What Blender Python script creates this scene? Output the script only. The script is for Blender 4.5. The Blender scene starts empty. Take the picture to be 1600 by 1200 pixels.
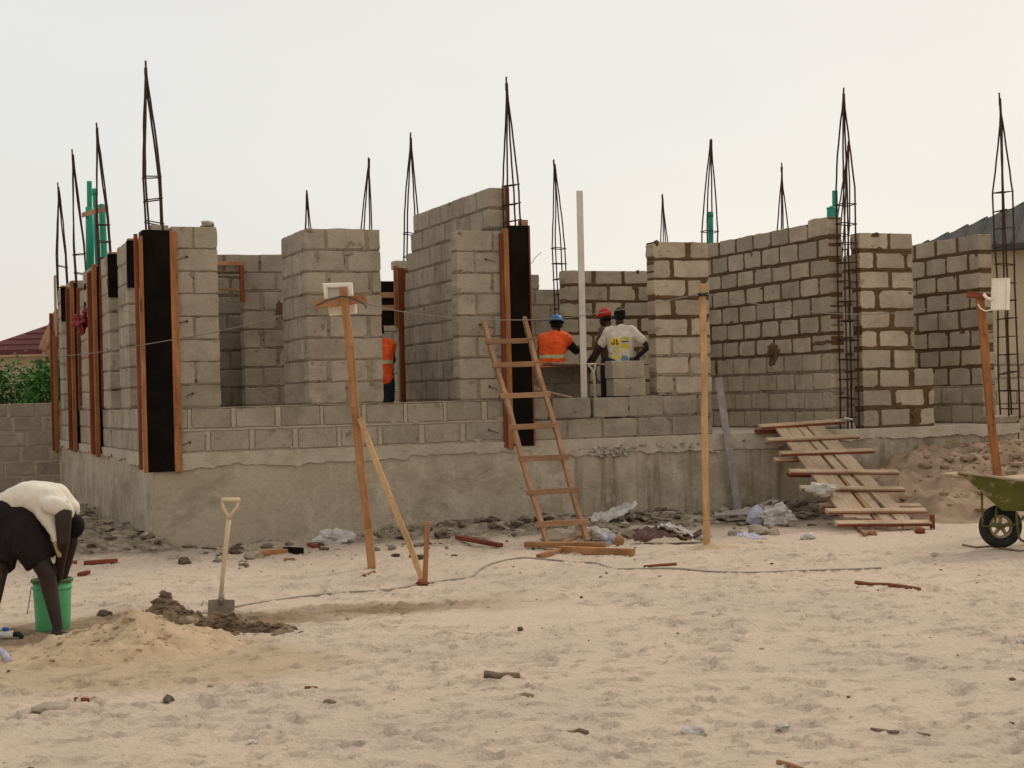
import bpy, bmesh, math, random
import numpy as np
from mathutils import Vector, Matrix, noise as mnoise

R = random.Random(7)
scene = bpy.context.scene
COL = scene.collection

# ------------------------------------------------------------------ camera
FL = 2500.0                                  # focal length in pixels of the 1600 px wide photo
ROLL, PITCH, YAW, EYE = math.radians(1.465), math.radians(.455), math.radians(21.5), 1.65
cd = bpy.data.cameras.new('camera'); cam = bpy.data.objects.new('camera', cd); COL.objects.link(cam)
cd.sensor_width = 36; cd.lens = 36 * FL / 1600; cd.clip_start = .1; cd.clip_end = 3000
cam.matrix_world = Matrix.Translation((0, 0, EYE)) @ Matrix.Rotation(math.pi / 2 + PITCH, 4, 'X') @ Matrix.Rotation(-ROLL, 4, 'Z')
scene.camera = cam

# survey helpers: sight lines through a photo point met with a real plane
def ray(px, py):
    X = (px - 800) / FL; Y = -(py - 600) / FL
    cr, sr, cp, sp = math.cos(ROLL), math.sin(ROLL), math.cos(PITCH), math.sin(PITCH)
    x = X * cr + Y * sr; up = -X * sr + Y * cr
    return Vector((x, cp - up * sp, sp + up * cp))
EYEV = Vector((0, 0, EYE))
def G(px, py, z=0.):
    d = ray(px, py); return EYEV + d * ((z - EYE) / d.z)
def YP(px, py, y):
    d = ray(px, py); return EYEV + d * (y / d.y)
CORNER = G(245, 862)                          # near corner of the foundation
FA = Vector((math.cos(YAW), math.sin(YAW), 0)); DA = Vector((-math.sin(YAW), math.cos(YAW), 0))
def W(u, v, z): return CORNER + FA * u + DA * v + Vector((0, 0, z))
def uv(p): a = p - CORNER; return a.dot(FA), a.dot(DA), p.z
def VP(px, py, v):                            # on a plane parallel to the front, v behind it
    d = ray(px, py); return EYEV + d * ((v + (CORNER - EYEV).dot(DA)) / d.dot(DA))
def UP(px, py, u):
    d = ray(px, py); return EYEV + d * ((u + (CORNER - EYEV).dot(FA)) / d.dot(FA))

# ------------------------------------------------------------------ materials
def srgb(r, g, b):
    f = lambda c: (c / 12.92 if c <= .04045 else ((c + .055) / 1.055) ** 2.4)
    return (f(r / 255), f(g / 255), f(b / 255), 1)
def M(name, c1, c2=None, scale=3., rough=.9, bump=.25, bscale=60., stretch=(1, 1, 1), spots=None, sscale=25., sth=.62,
      tint=True, metallic=0., spec=.25, paint=False, detail=6, big=None, bigscale=.6, stain=None):
    """noise-mixed base colour in part coordinates ('lc'), per-piece value variation ('tint'), fine bump"""
    m = bpy.data.materials.new(name); m.use_nodes = True; nt = m.node_tree; N = nt.nodes; L = nt.links
    b = N['Principled BSDF']; b.inputs['Roughness'].default_value = rough; b.inputs['Metallic'].default_value = metallic
    b.inputs['Specular IOR Level'].default_value = spec
    at = N.new('ShaderNodeAttribute'); at.attribute_name = 'lc'
    mp = N.new('ShaderNodeMapping'); mp.inputs['Scale'].default_value = stretch; L.new(at.outputs['Vector'], mp.inputs['Vector'])
    def noise(sc, d=detail, r=.6):
        n = N.new('ShaderNodeTexNoise'); n.inputs['Scale'].default_value = sc; n.inputs['Detail'].default_value = d
        n.inputs['Roughness'].default_value = r; L.new(mp.outputs['Vector'], n.inputs['Vector']); return n
    def ramp(src, a, bb):
        r = N.new('ShaderNodeMapRange'); r.inputs['From Min'].default_value = a; r.inputs['From Max'].default_value = bb
        L.new(src, r.inputs['Value']); return r.outputs['Result']
    def mix(fac, a, c, typ='MIX'):
        x = N.new('ShaderNodeMix'); x.data_type = 'RGBA'; x.blend_type = typ
        if isinstance(fac, float): x.inputs[0].default_value = fac
        else: L.new(fac, x.inputs[0])
        for i, q in ((6, a), (7, c)):
            if isinstance(q, tuple): x.inputs[i].default_value = q
            else: L.new(q, x.inputs[i])
        return x.outputs[2]
    col = c1
    if c2: col = mix(ramp(noise(scale).outputs['Fac'], .35, .65), c1, c2)
    if big: col = mix(ramp(noise(bigscale, 4).outputs['Fac'], .45, .62), col, big)
    if spots: col = mix(ramp(noise(sscale, 4).outputs['Fac'], sth, sth + .06), col, spots)
    if stain:
        oc = N.new('ShaderNodeTexCoord'); sn = N.new('ShaderNodeTexNoise'); sn.inputs['Scale'].default_value = 1.3; sn.inputs['Detail'].default_value = 7; sn.inputs['Roughness'].default_value = .68
        L.new(oc.outputs['Object'], sn.inputs['Vector']); col = mix(ramp(sn.outputs['Fac'], .46, .66), col, mix(stain, col, (.42, .38, .33, 1), 'MULTIPLY'))
        s2 = N.new('ShaderNodeTexNoise'); s2.inputs['Scale'].default_value = 34; s2.inputs['Detail'].default_value = 5; s2.inputs['Roughness'].default_value = .75
        L.new(oc.outputs['Object'], s2.inputs['Vector']); col = mix(ramp(s2.outputs['Fac'], .52, .68), col, mix(.45, col, (.45, .40, .34, 1), 'MULTIPLY'))
    if paint:
        pa = N.new('ShaderNodeAttribute'); pa.attribute_name = 'Col'
        col = mix(1.0, col, pa.outputs['Color'], 'MULTIPLY')
    if tint:
        ta = N.new('ShaderNodeAttribute'); ta.attribute_name = 'tint'
        hs = N.new('ShaderNodeHueSaturation'); L.new(ta.outputs['Fac'], hs.inputs['Value'])
        if isinstance(col, tuple): hs.inputs['Color'].default_value = col
        else: L.new(col, hs.inputs['Color'])
        col = hs.outputs['Color']
    if isinstance(col, tuple): b.inputs['Base Color'].default_value = col
    else: L.new(col, b.inputs['Base Color'])
    if bump:
        bp = N.new('ShaderNodeBump'); bp.inputs['Strength'].default_value = bump; bp.inputs['Distance'].default_value = .02
        L.new(noise(bscale, 5, .65).outputs['Fac'], bp.inputs['Height']); L.new(bp.outputs['Normal'], b.inputs['Normal'])
    return m
def lin(a, b, c): return (a, b, c, 1)
MAT = {}
MAT['block'] = M('sandcrete_block', lin(.43, .355, .262), lin(.36, .295, .215), 4, bump=.7, bscale=55, spots=lin(.27, .21, .145), sscale=9, sth=.64, stain=.4)
MAT['block_old'] = M('older_sandcrete_block', lin(.375, .315, .24), lin(.305, .255, .192), 4, bump=.7, bscale=55, spots=lin(.22, .175, .122), sscale=8, sth=.62, stain=.45)
MAT['block_grey'] = M('grey_block', lin(.35, .295, .225), lin(.29, .24, .18), 4, bump=.7, bscale=55, spots=lin(.24, .195, .14), sscale=9, sth=.64, stain=.55)
MAT['mortar_dry'] = M('dry_mortar', lin(.30, .24, .17), lin(.235, .185, .128), 7, bump=.9, bscale=40, spots=lin(.10, .074, .046), sscale=12, sth=.58, stain=.6)
MAT['mortar_wet'] = M('wet_mortar', lin(.135, .080, .034), lin(.085, .049, .021), 5, bump=.7, bscale=40)
MAT['mortar_pale'] = M('pale_mortar', lin(.43, .36, .27), lin(.36, .295, .215), 7, bump=.9, bscale=40, spots=lin(.2, .15, .10), sscale=12, sth=.66)
MAT['concrete_lip'] = M('rough_concrete', lin(.48, .415, .325), lin(.38, .32, .24), 5, bump=.8, bscale=30, spots=lin(.12, .09, .06), sscale=14, sth=.68)
MAT['timber'] = M('orange_timber', lin(.44, .225, .098), lin(.31, .14, .056), 2.2, rough=.75, bump=.25, bscale=14, stretch=(1, 9, 9), spots=lin(.09, .035, .015), sscale=2.2, sth=.68, stain=.55)
MAT['timber_form'] = M('shuttering_timber', lin(.37, .155, .054), lin(.25, .092, .031), 2.2, rough=.75, bump=.3, bscale=14, stretch=(1, 9, 9), spots=lin(.10, .045, .02), sscale=2.2, sth=.63, stain=.55)
MAT['timber_tan'] = M('tan_batten', lin(.50, .36, .24), lin(.38, .26, .165), 2.2, rough=.85, bump=.3, bscale=14, stretch=(1, 9, 9), spots=lin(.24, .14, .075), sscale=2.5, sth=.64, stain=.55)
MAT['timber_yellow'] = M('yellow_timber', lin(.56, .345, .17), lin(.44, .25, .11), 2.2, rough=.8, bump=.3, bscale=14, stretch=(1, 9, 9), spots=lin(.27, .13, .05), sscale=1.6, sth=.66, stain=.55)
MAT['timber_red'] = M('red_timber', lin(.25, .062, .026), lin(.16, .040, .018), 2.2, rough=.8, bump=.25, bscale=14, stretch=(1, 9, 9), spots=lin(.40, .33, .26), sscale=5, sth=.71, stain=.55)
MAT['timber_pale'] = M('pale_timber', lin(.37, .21, .112), lin(.27, .145, .076), 2.2, rough=.85, bump=.3, bscale=14, stretch=(1, 9, 9), spots=lin(.20, .11, .055), sscale=2.5, sth=.64, stain=.55)
MAT['timber_grey'] = M('weathered_timber', lin(.46, .335, .225), lin(.36, .25, .16), 2.5, rough=.9, bump=.35, bscale=14, stretch=(1, 10, 10), spots=lin(.22, .15, .095), sscale=3, sth=.62, stain=.55)
MAT['ply_black'] = M('black_film_plywood', lin(.0045, .0035, .003), lin(.012, .0075, .005), 3, rough=.8, bump=.3, bscale=25, spots=lin(.16, .12, .09), sscale=15, sth=.735, spec=.06)
MAT['rebar'] = M('rusty_rebar', lin(.034, .016, .012), lin(.065, .024, .015), 9, rough=.75, bump=.3, bscale=90)
MAT['pvc_green'] = M('green_pvc', lin(.006, .26, .165), lin(.005, .21, .135), 3, rough=.45, bump=0, spec=.4)
MAT['white_pvc'] = M('white_pvc', lin(.70, .68, .64), lin(.58, .55, .5), 12, rough=.5, bump=.05)
MAT['blue'] = M('blue_plastic', lin(.02, .12, .42), None, rough=.45, bump=0)
MAT['black_plastic'] = M('black_plastic', lin(.015, .015, .017), lin(.03, .028, .027), 10, rough=.55, bump=.1)
MAT['green_plastic'] = M('green_plastic', lin(.10, .40, .17), lin(.08, .34, .14), 4, rough=.5, bump=.05, spots=lin(.25, .24, .13), sscale=9, sth=.70)
MAT['rim_dirty'] = M('dirty_bucket_rim', lin(.06, .17, .07), lin(.10, .08, .04), 14, rough=.7, bump=.3)
MAT['steel'] = M('dull_steel', lin(.30, .255, .20), lin(.22, .18, .135), 10, rough=.6, bump=.15, metallic=.25)
MAT['alu'] = M('white_aluminium', lin(.62, .56, .48), lin(.52, .46, .39), 6, rough=.5, bump=.05)
MAT['tool_wood'] = M('pale_tool_handle', lin(.62, .49, .32), lin(.54, .41, .25), 2, rough=.6, bump=.08, stretch=(1, 8, 8))
MAT['skin'] = M('dark_skin', lin(.021, .0095, .0065), lin(.030, .0145, .0095), 9, rough=.55, bump=.1, spec=.35)
MAT['hair'] = M('black_hair', lin(.006, .005, .005), None, rough=.9, bump=.4, bscale=120)
MAT['cloth_white'] = M('offwhite_cotton', lin(.74, .68, .58), lin(.62, .55, .45), 6, bump=.5, bscale=16, paint=True)
MAT['cloth_black'] = M('black_cloth', lin(.012, .010, .011), lin(.022, .017, .018), 6, bump=.5, bscale=16)
MAT['cloth_shorts'] = M('dark_plum_shorts', lin(.009, .006, .007), lin(.018, .011, .012), 5, bump=.6, bscale=14)
MAT['cloth_navy'] = M('navy_trousers', lin(.02, .022, .035), lin(.03, .03, .045), 6, bump=.4, bscale=16)
MAT['hivis'] = M('orange_hi_vis', lin(.90, .13, .025), lin(.80, .095, .018), 6, rough=.8, bump=.4, bscale=16, paint=True)
MAT['helmet_blue'] = M('blue_helmet', lin(.012, .105, .33), lin(.014, .13, .40), 8, rough=.5, bump=.05)
MAT['cap_red'] = M('red_cap', lin(.55, .02, .02), lin(.45, .016, .016), 8, rough=.7, bump=.2)
MAT['red_cloth'] = M('red_rag', lin(.22, .022, .022), lin(.15, .015, .015), 12, bump=.5)
MAT['yellow_cloth'] = M('ochre_cloth', lin(.40, .30, .13), lin(.32, .23, .09), 9, bump=.4)
MAT['sheet_white'] = M('white_sack', lin(.60, .56, .51), lin(.40, .365, .33), 3.5, rough=.5, bump=.5, bscale=24, spots=lin(.28, .24, .2), sscale=7, sth=.6, stain=.4)
MAT['sheet_lilac'] = M('lilac_sheet', lin(.44, .42, .52), lin(.34, .32, .40), 8, rough=.6, bump=.3, bscale=30)
MAT['sheet_dark'] = M('brown_sack', lin(.14, .07, .055), lin(.085, .05, .04), 8, rough=.8, bump=.4, bscale=30)
MAT['sheet_grey'] = M('grey_sack', lin(.32, .28, .25), lin(.22, .19, .17), 8, rough=.8, bump=.4, bscale=30)
MAT['stone'] = M('broken_block', lin(.40, .33, .25), lin(.30, .245, .18), 7, bump=.7, bscale=40)
MAT['stone_dark'] = M('dark_clod', lin(.15, .105, .07), lin(.09, .063, .042), 9, bump=.7, bscale=40)
MAT['stick'] = M('reddish_stick', lin(.24, .075, .035), lin(.16, .05, .025), 4, bump=.4, stretch=(1, 6, 6))
MAT['bark'] = M('dead_wood', lin(.28, .20, .13), lin(.19, .135, .09), 6, bump=.6, stretch=(1, 6, 6))
MAT['lamp_body'] = M('cream_lamp_housing', lin(.80, .74, .62), lin(.70, .64, .52), 6, rough=.5, bump=.05)
MAT['lamp_pane'] = M('grey_lamp_back', lin(.58, .53, .45), lin(.48, .43, .36), 5, rough=.35, bump=0)
MAT['cable'] = M('grey_cable', lin(.19, .165, .14), None, rough=.8, bump=0)
MAT['hose'] = M('dusty_hose', lin(.36, .31, .245), lin(.26, .225, .18), 5, rough=.8, bump=.15)
MAT['barrow'] = M('olive_painted_steel', lin(.115, .115, .022), lin(.09, .085, .017), 5, rough=.6, bump=.15, spots=lin(.27, .20, .125), sscale=6, sth=.56, stain=.6)
MAT['barrow_rim'] = M('dusty_steel_rim', lin(.40, .31, .21), lin(.26, .20, .12), 6, rough=.8, bump=.2)
MAT['rubber'] = M('black_rubber', lin(.011, .011, .012), lin(.03, .027, .024), 7, rough=.7, bump=.3)
MAT['roof_red'] = M('maroon_roof_tiles', lin(.105, .028, .026), lin(.085, .022, .02), 2, rough=.8, bump=.2)
MAT['roof_grey'] = M('weathered_metal_roof', lin(.075, .068, .062), lin(.05, .046, .043), 1.2, rough=.85, bump=.1)
MAT['plaster'] = M('cream_plaster', lin(.43, .355, .235), lin(.37, .305, .20), 1.2, rough=.9, bump=.1)
MAT['plaster_pink'] = M('pinkish_plaster', lin(.50, .36, .26), lin(.44, .31, .22), 1.2, rough=.9, bump=.1)
MAT['glass_dark'] = M('dark_glazing', lin(.03, .03, .035), None, rough=.15, bump=0, spec=.5)
MAT['leaf'] = M('green_leaf', lin(.05, .15, .018), lin(.024, .085, .012), 1.5, rough=.6, bump=0, spec=.3)
MAT['sand'] = M('yellow_sand', lin(.50, .365, .235), lin(.42, .305, .19), 2.6, bump=1., bscale=18, spots=lin(.30, .20, .11), sscale=7, sth=.6)
MAT['soil'] = M('dark_soil', lin(.205, .135, .083), lin(.12, .08, .048), 5, bump=.9, bscale=22, spots=lin(.30, .235, .165), sscale=7, sth=.58)
MAT['earth'] = M('brown_earth', lin(.37, .255, .17), lin(.27, .18, .115), 2.5, bump=.9, bscale=16, spots=lin(.22, .15, .10), sscale=6, sth=.62)

# ------------------------------------------------------------------ mesh builder
class MB:
    def __init__(s): s.v = []; s.f = []; s.m = []; s.lc = []; s.t = []; s.sm = []
    def add(s, vs, fs, mi=0, lc=None, tint=1., smooth=False):
        n = len(s.v); s.v += [tuple(p) for p in vs]
        s.lc += [tuple(p) for p in (lc if lc is not None else vs)]
        s.t += [tint] * len(vs)
        for f in fs: s.f.append(tuple(i + n for i in f)); s.m.append(mi); s.sm.append(smooth)
    def box(s, c, size, rot=None, mi=0, tint=1., jit=0., bev=0.):
        """box of size (x,y,z) at c, optionally rotated, with worn (bevelled) edges"""
        off = Vector((R.random() * 50, R.random() * 50, R.random() * 50)); c = Vector(c)
        h = [q / 2 for q in size]; b = min(bev, *[q * .45 for q in h]) if bev else 0
        vs = []; fs = []
        if not b:
            vs = [Vector((sx * h[0], sy * h[1], sz * h[2])) for sx in (-1, 1) for sy in (-1, 1) for sz in (-1, 1)]
            fs = [(0, 1, 3, 2), (4, 6, 7, 5), (0, 4, 5, 1), (2, 3, 7, 6), (0, 2, 6, 4), (1, 5, 7, 3)]
        else:
            bm = bmesh.new(); bmesh.ops.create_cube(bm, size=1)
            for q in bm.verts: q.co = Vector((q.co.x * size[0], q.co.y * size[1], q.co.z * size[2]))
            bmesh.ops.bevel(bm, geom=list(bm.edges), offset=b, segments=1, affect='EDGES')
            bm.verts.index_update(); vs = [q.co.copy() for q in bm.verts]; fs = [[q.index for q in f.verts] for f in bm.faces]; bm.free()
        if jit: vs = [p + Vector((R.uniform(-jit, jit), R.uniform(-jit, jit), R.uniform(-jit, jit))) for p in vs]
        rot = rot or Matrix.Identity(3)
        s.add([c + rot @ p for p in vs], fs, mi, [p + off for p in vs], tint)
    def bar(s, p0, p1, w, h, up=(0, 0, 1), mi=0, tint=None, jit=.002, bev=.004):
        """sawn timber from p0 to p1: w across, h along 'up'; grain runs along it"""
        p0 = Vector(p0); p1 = Vector(p1); x = (p1 - p0); l = x.length; x.normalize(); up = Vector(up)
        y = up.cross(x)
        if y.length < 1e-4: y = Vector((1, 0, 0)).cross(x)
        y.normalize(); z = x.cross(y)
        s.box((p0 + p1) / 2, (l, w, h), Matrix((x, y, z)).transposed(), mi, tint if tint else R.uniform(.85, 1.12), jit, bev)
    def tube(s, pts, r, n=8, mi=0, tint=1., caps=True, smooth=True):
        pts = [Vector(p) for p in pts]; k = len(pts); rs = r if isinstance(r, (list, tuple)) else [r] * k
        vs = []; lc = []; prev = None; dist = 0.
        for i, p in enumerate(pts):
            t = (pts[min(i + 1, k - 1)] - pts[max(i - 1, 0)])
            t = t.normalized() if t.length > 1e-9 else Vector((0, 0, 1))
            if prev is None:
                a = Vector((0, 0, 1)) if abs(t.z) < .9 else Vector((1, 0, 0)); x = t.cross(a).normalized()
            else:
                x = (prev - t * prev.dot(t)); x = x.normalized() if x.length > 1e-6 else t.orthogonal().normalized()
            prev = x; y = t.cross(x)
            if i: dist += (p - pts[i - 1]).length
            for j in range(n):
                a = 2 * math.pi * j / n; d = x * math.cos(a) + y * math.sin(a)
                vs.append(p + d * rs[i]); lc.append(Vector((dist, math.cos(a) * rs[i], math.sin(a) * rs[i])))
        fs = [(i * n + j, i * n + (j + 1) % n, (i + 1) * n + (j + 1) % n, (i + 1) * n + j) for i in range(k - 1) for j in range(n)]
        if caps: fs += [tuple(range(n))[::-1], tuple((k - 1) * n + j for j in range(n))]
        s.add(vs, fs, mi, lc, tint, smooth)
    def capsule(s, p0, r0, p1, r1, n=14, mi=0):
        p0 = Vector(p0); p1 = Vector(p1); d = p1 - p0; L_ = d.length
        d = d.normalized() if L_ > 1e-6 else Vector((0, 0, 1))
        pts = []; rs = []
        for a in (88, 60, 30): pts.append(p0 - d * (r0 * math.sin(math.radians(a)))); rs.append(r0 * math.cos(math.radians(a)))
        pts.append(p0); rs.append(r0)
        if L_ > 1e-6: pts.append(p1); rs.append(r1)
        for a in (30, 60, 88): pts.append(p1 + d * (r1 * math.sin(math.radians(a)))); rs.append(r1 * math.cos(math.radians(a)))
        s.tube(pts, rs, n, mi)
    def chain(s, pts, rs, n=14):
        for i in range(len(pts) - 1): s.capsule(pts[i], rs[i], pts[i + 1], rs[i + 1], n)
    def ellipsoid(s, c, rad, rot=None, seg=16, mi=0):
        vs = []; fs = []; c = Vector(c); rot = rot or Matrix.Identity(3); rings = seg // 2
        for i in range(1, rings):
            a = math.pi * i / rings
            for j in range(seg):
                b = 2 * math.pi * j / seg
                vs.append(c + rot @ Vector((rad[0] * math.sin(a) * math.cos(b), rad[1] * math.sin(a) * math.sin(b), rad[2] * math.cos(a))))
        top = len(vs); vs += [c + rot @ Vector((0, 0, rad[2])), c + rot @ Vector((0, 0, -rad[2]))]
        for i in range(rings - 2):
            for j in range(seg): fs.append((i * seg + j, (i + 1) * seg + j, (i + 1) * seg + (j + 1) % seg, i * seg + (j + 1) % seg))
        for j in range(seg):
            fs.append((top, j, (j + 1) % seg)); fs.append((top + 1, (rings - 2) * seg + (j + 1) % seg, (rings - 2) * seg + j))
        s.add(vs, fs, mi, None, 1., True)
    def prism(s, poly, d, mi=0, tint=1.):
        """planar polygon (3-D points) pushed along d"""
        poly = [Vector(p) for p in poly]; d = Vector(d); n = len(poly)
        s.add(poly + [p + d for p in poly], [tuple(range(n))[::-1], tuple(range(n, 2 * n))] + [(i, (i + 1) % n, n + (i + 1) % n, n + i) for i in range(n)], mi, None, tint)
    def lump(s, c, rad, seed=0, rough=.35, freq=1.6, sub=2, mi=0, tint=1., smooth=False, rotz=0., ridged=False):
        bm = bmesh.new(); bmesh.ops.create_icosphere(bm, subdivisions=sub, radius=1); c = Vector(c)
        o = Vector((seed * 3.17, seed * 1.31, seed * .77)); rm = Matrix.Rotation(rotz, 3, 'Z'); vs = []
        for q in bm.verts:
            p = q.co.copy(); nn = mnoise.noise(p * freq + o)
            if ridged: nn = .9 * nn + .42 * abs(mnoise.noise(p * freq * 2.3 + o)) + .26 * abs(mnoise.noise(p * freq * 5.1 + o)) + .14 * abs(mnoise.noise(p * freq * 11 + o)) - .3; nn *= .8
            p = p * (1 + rough * nn * 1.6)
            vs.append(c + rm @ Vector((p.x * rad[0], p.y * rad[1], p.z * rad[2])))
        bm.verts.index_update(); s.add(vs, [[q.index for q in f.verts] for f in bm.faces], mi, None, tint, smooth); bm.free()
    def build(s, name, mats, parent=None, loc=None, nrm=True):
        org = Vector(ORG[parent.name]) if parent is not None else Vector(loc if loc is not None else (0, 0, 0))
        me = bpy.data.meshes.new(name); me.from_pydata([tuple(Vector(p) - org) for p in s.v], [], s.f)
        mats = mats if isinstance(mats, (list, tuple)) else [mats]
        for m in mats: me.materials.append(MAT[m] if isinstance(m, str) else m)
        me.polygons.foreach_set('material_index', s.m); me.polygons.foreach_set('use_smooth', s.sm)
        a = me.attributes.new('lc', 'FLOAT_VECTOR', 'POINT'); a.data.foreach_set('vector', [c for p in s.lc for c in p])
        a = me.attributes.new('tint', 'FLOAT', 'POINT'); a.data.foreach_set('value', s.t)
        if nrm:
            bm = bmesh.new(); bm.from_mesh(me); bmesh.ops.recalc_face_normals(bm, faces=bm.faces); bm.to_mesh(me); bm.free()
        me.update()
        o = bpy.data.objects.new(name, me); COL.objects.link(o)
        if parent is not None: o.parent = parent
        else: o.location = org
        ORG[o.name] = tuple(org); return o
ORG = {}
def tag(o, label, cat, group=None, kind=None):
    o['label'] = label; o['category'] = cat
    if group: o['group'] = group
    if kind: o['kind'] = kind
    return o
def thing(name, loc, label, cat, group=None):
    o = bpy.data.objects.new(name, None); o.empty_display_size = .2; COL.objects.link(o); o.location = loc
    ORG[o.name] = tuple(loc); return tag(o, label, cat, group)
def struct(o, label, cat, kind='structure'): return tag(o, label, cat, None, kind)

# ------------------------------------------------------------------ world and sun
wd = bpy.data.worlds.new('World'); scene.world = wd; wd.use_nodes = True
nt = wd.node_tree; N = nt.nodes; L = nt.links; N.clear()
out = N.new('ShaderNodeOutputWorld'); SUN_EL, SUN_AZ = math.radians(38), math.radians(38)   # azimuth to the right of straight ahead
sky = N.new('ShaderNodeTexSky'); sky.sky_type = 'NISHITA'; sky.sun_disc = False; sky.sun_elevation = SUN_EL; sky.sun_rotation = SUN_AZ
bg1 = N.new('ShaderNodeBackground'); bg1.inputs['Strength'].default_value = .08; L.new(sky.outputs['Color'], bg1.inputs['Color'])
tc = N.new('ShaderNodeTexCoord'); sx = N.new('ShaderNodeSeparateXYZ'); L.new(tc.outputs['Generated'], sx.inputs['Vector'])
# overcast veil: cool grey overhead, warmer and brighter low on the right where the sun hides
def mrange(src, a, b, c=0., d=1.):
    m = N.new('ShaderNodeMapRange'); m.interpolation_type = 'SMOOTHSTEP'
    for k, q in (('From Min', a), ('From Max', b), ('To Min', c), ('To Max', d)): m.inputs[k].default_value = q
    L.new(src, m.inputs['Value']); return m.outputs['Result']
def cmix(f, a, b):
    x = N.new('ShaderNodeMix'); x.data_type = 'RGBA'; L.new(f, x.inputs[0])
    for i, q in ((6, a), (7, b)):
        if isinstance(q, tuple): x.inputs[i].default_value = q
        else: L.new(q, x.inputs[i])
    return x.outputs[2]
low = cmix(mrange(sx.outputs['X'], -.32, .34), (.76, .705, .64, 1), (.93, .84, .725, 1))
high = cmix(mrange(sx.outputs['X'], -.32, .36), (.785, .78, .745, 1), (.87, .83, .755, 1))
veil = cmix(mrange(sx.outputs['Z'], .02, .17), low, high)
cn = N.new('ShaderNodeTexNoise'); cn.inputs['Scale'].default_value = 2.2; cn.inputs['Detail'].default_value = 4
cmp_ = N.new('ShaderNodeMapping'); cmp_.inputs['Scale'].default_value = (1, 1, 2.5); L.new(tc.outputs['Generated'], cmp_.inputs['Vector']); L.new(cmp_.outputs['Vector'], cn.inputs['Vector'])
veil = cmix(mrange(cn.outputs['Fac'], .3, .75, 0, .20), veil, (.62, .60, .58, 1))
bg2 = N.new('ShaderNodeBackground'); bg2.inputs['Strength'].default_value = 1.0; L.new(veil, bg2.inputs['Color'])
ms = N.new('ShaderNodeMixShader'); ms.inputs[0].default_value = .95
L.new(bg1.outputs[0], ms.inputs[1]); L.new(bg2.outputs[0], ms.inputs[2]); L.new(ms.outputs[0], out.inputs['Surface'])
sl = bpy.data.lights.new('sun', 'SUN'); sl.energy = 1.3; sl.angle = math.radians(13); sl.color = (1, .89, .74)
so = bpy.data.objects.new('sun', sl); COL.objects.link(so); so.location = (20, 30, 40)
sd = Vector((math.sin(SUN_AZ) * math.cos(SUN_EL), math.cos(SUN_AZ) * math.cos(SUN_EL), math.sin(SUN_EL)))
so.rotation_euler = sd.to_track_quat('Z', 'Y').to_euler()
vs_ = scene.view_settings; vs_.view_transform = 'Standard'; vs_.look = 'None'; vs_.exposure = .12; vs_.gamma = 1; vs_.use_curve_mapping = False

# ------------------------------------------------------------------ ground
rng = np.random.default_rng(5)
def vnoise(x, y, seed=0):
    xi = np.floor(x).astype(int); yi = np.floor(y).astype(int); xf = x - xi; yf = y - yi
    def h(a, b):
        n = (a * 374761393 + b * 668265263 + seed * 1442695041) & 0x7fffffff
        n = ((n ^ (n >> 13)) * 1274126177) & 0x7fffffff
        return ((n ^ (n >> 16)) & 0xffff) / 65535.
    u = xf * xf * (3 - 2 * xf); v = yf * yf * (3 - 2 * yf)
    return (h(xi, yi) * (1 - u) + h(xi + 1, yi) * u) * (1 - v) + (h(xi, yi + 1) * (1 - u) + h(xi + 1, yi + 1) * u) * v - .5
def sstep(x, a, b):
    t = np.clip((x - a) / (b - a), 0, 1); return t * t * (3 - 2 * t)
def uvarr(x, y):
    a = x - CORNER.x; b = y - CORNER.y; return a * FA.x + b * FA.y, a * DA.x + b * DA.y
def debris_mask(x, y):
    u, v = uvarr(x, y)
    wob = vnoise(x * 1.1, y * 1.1, 3) * 1.1 + vnoise(x * 3, y * 3, 4) * .5
    front = (1 - sstep(-v + wob, 1.0, 2.1)) * sstep(-v, -.6, -.2) * sstep(u, -.9, .2)
    front *= .30 + .70 * sstep(u, 1.6, 4.0)
    left = (1 - sstep(-u + wob, 1.3, 2.2)) * sstep(-u, -.4, 0.) * sstep(v, -1.2, -.2) * (1 - sstep(v, 11, 13))
    return np.maximum(front, left)
def base_h(x, y):
    h = vnoise(x * .55, y * .55, 1) * .05 + vnoise(x * 1.7, y * 1.7, 2) * .018
    d = debris_mask(x, y)
    return h * sstep(np.hypot(x, y), 2, 5) * .8 + d * (.08 + .12 * (vnoise(x * 2.1, y * 2.1, 8) + .5) + .05 * vnoise(x * 7, y * 7, 9))
def gz(x, y): return float(base_h(np.array([float(x)]), np.array([float(y)]))[0])
def GP(px, py, dz=0.):                       # photo point on the uneven ground
    p = G(px, py)
    for _ in range(4): p = G(px, py, gz(p.x, p.y))
    return p + Vector((0, 0, dz))
def grow(a, step, lim, k=1.22):
    o = []; s = step; p = a
    while abs(p) < lim: s *= k; p += s if lim > 0 and step > 0 else s; o.append(p)
    return o
dx, dy = .026, .018
xs = np.arange(-7.2, 7.2, dx); ysl = [5.6]
while ysl[-1] < 21.5: ysl.append(ysl[-1] + .016 + .0016 * (ysl[-1] - 5.6))
ysd = np.array(ysl)
right = []; s_ = dx; p_ = xs[-1]
while p_ < 700: s_ *= 1.25; p_ += s_; right.append(p_)
left = []; s_ = dx; p_ = xs[0]
while p_ > -700: s_ *= 1.25; p_ -= s_; left.append(p_)
far = []; s_ = dy; p_ = ysd[-1]
while p_ < 1500: s_ *= 1.2; p_ += s_; far.append(p_)
near = []; s_ = dy; p_ = ysd[0]
while p_ > -60: s_ *= 1.25; p_ -= s_; near.append(p_)
X1 = np.concatenate([left[::-1], xs, right]); Y1 = np.concatenate([near[::-1], ysd, far])
GX, GY = np.meshgrid(X1, Y1); H = base_h(GX, GY)
ix0, iy0 = len(left), len(near)
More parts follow.
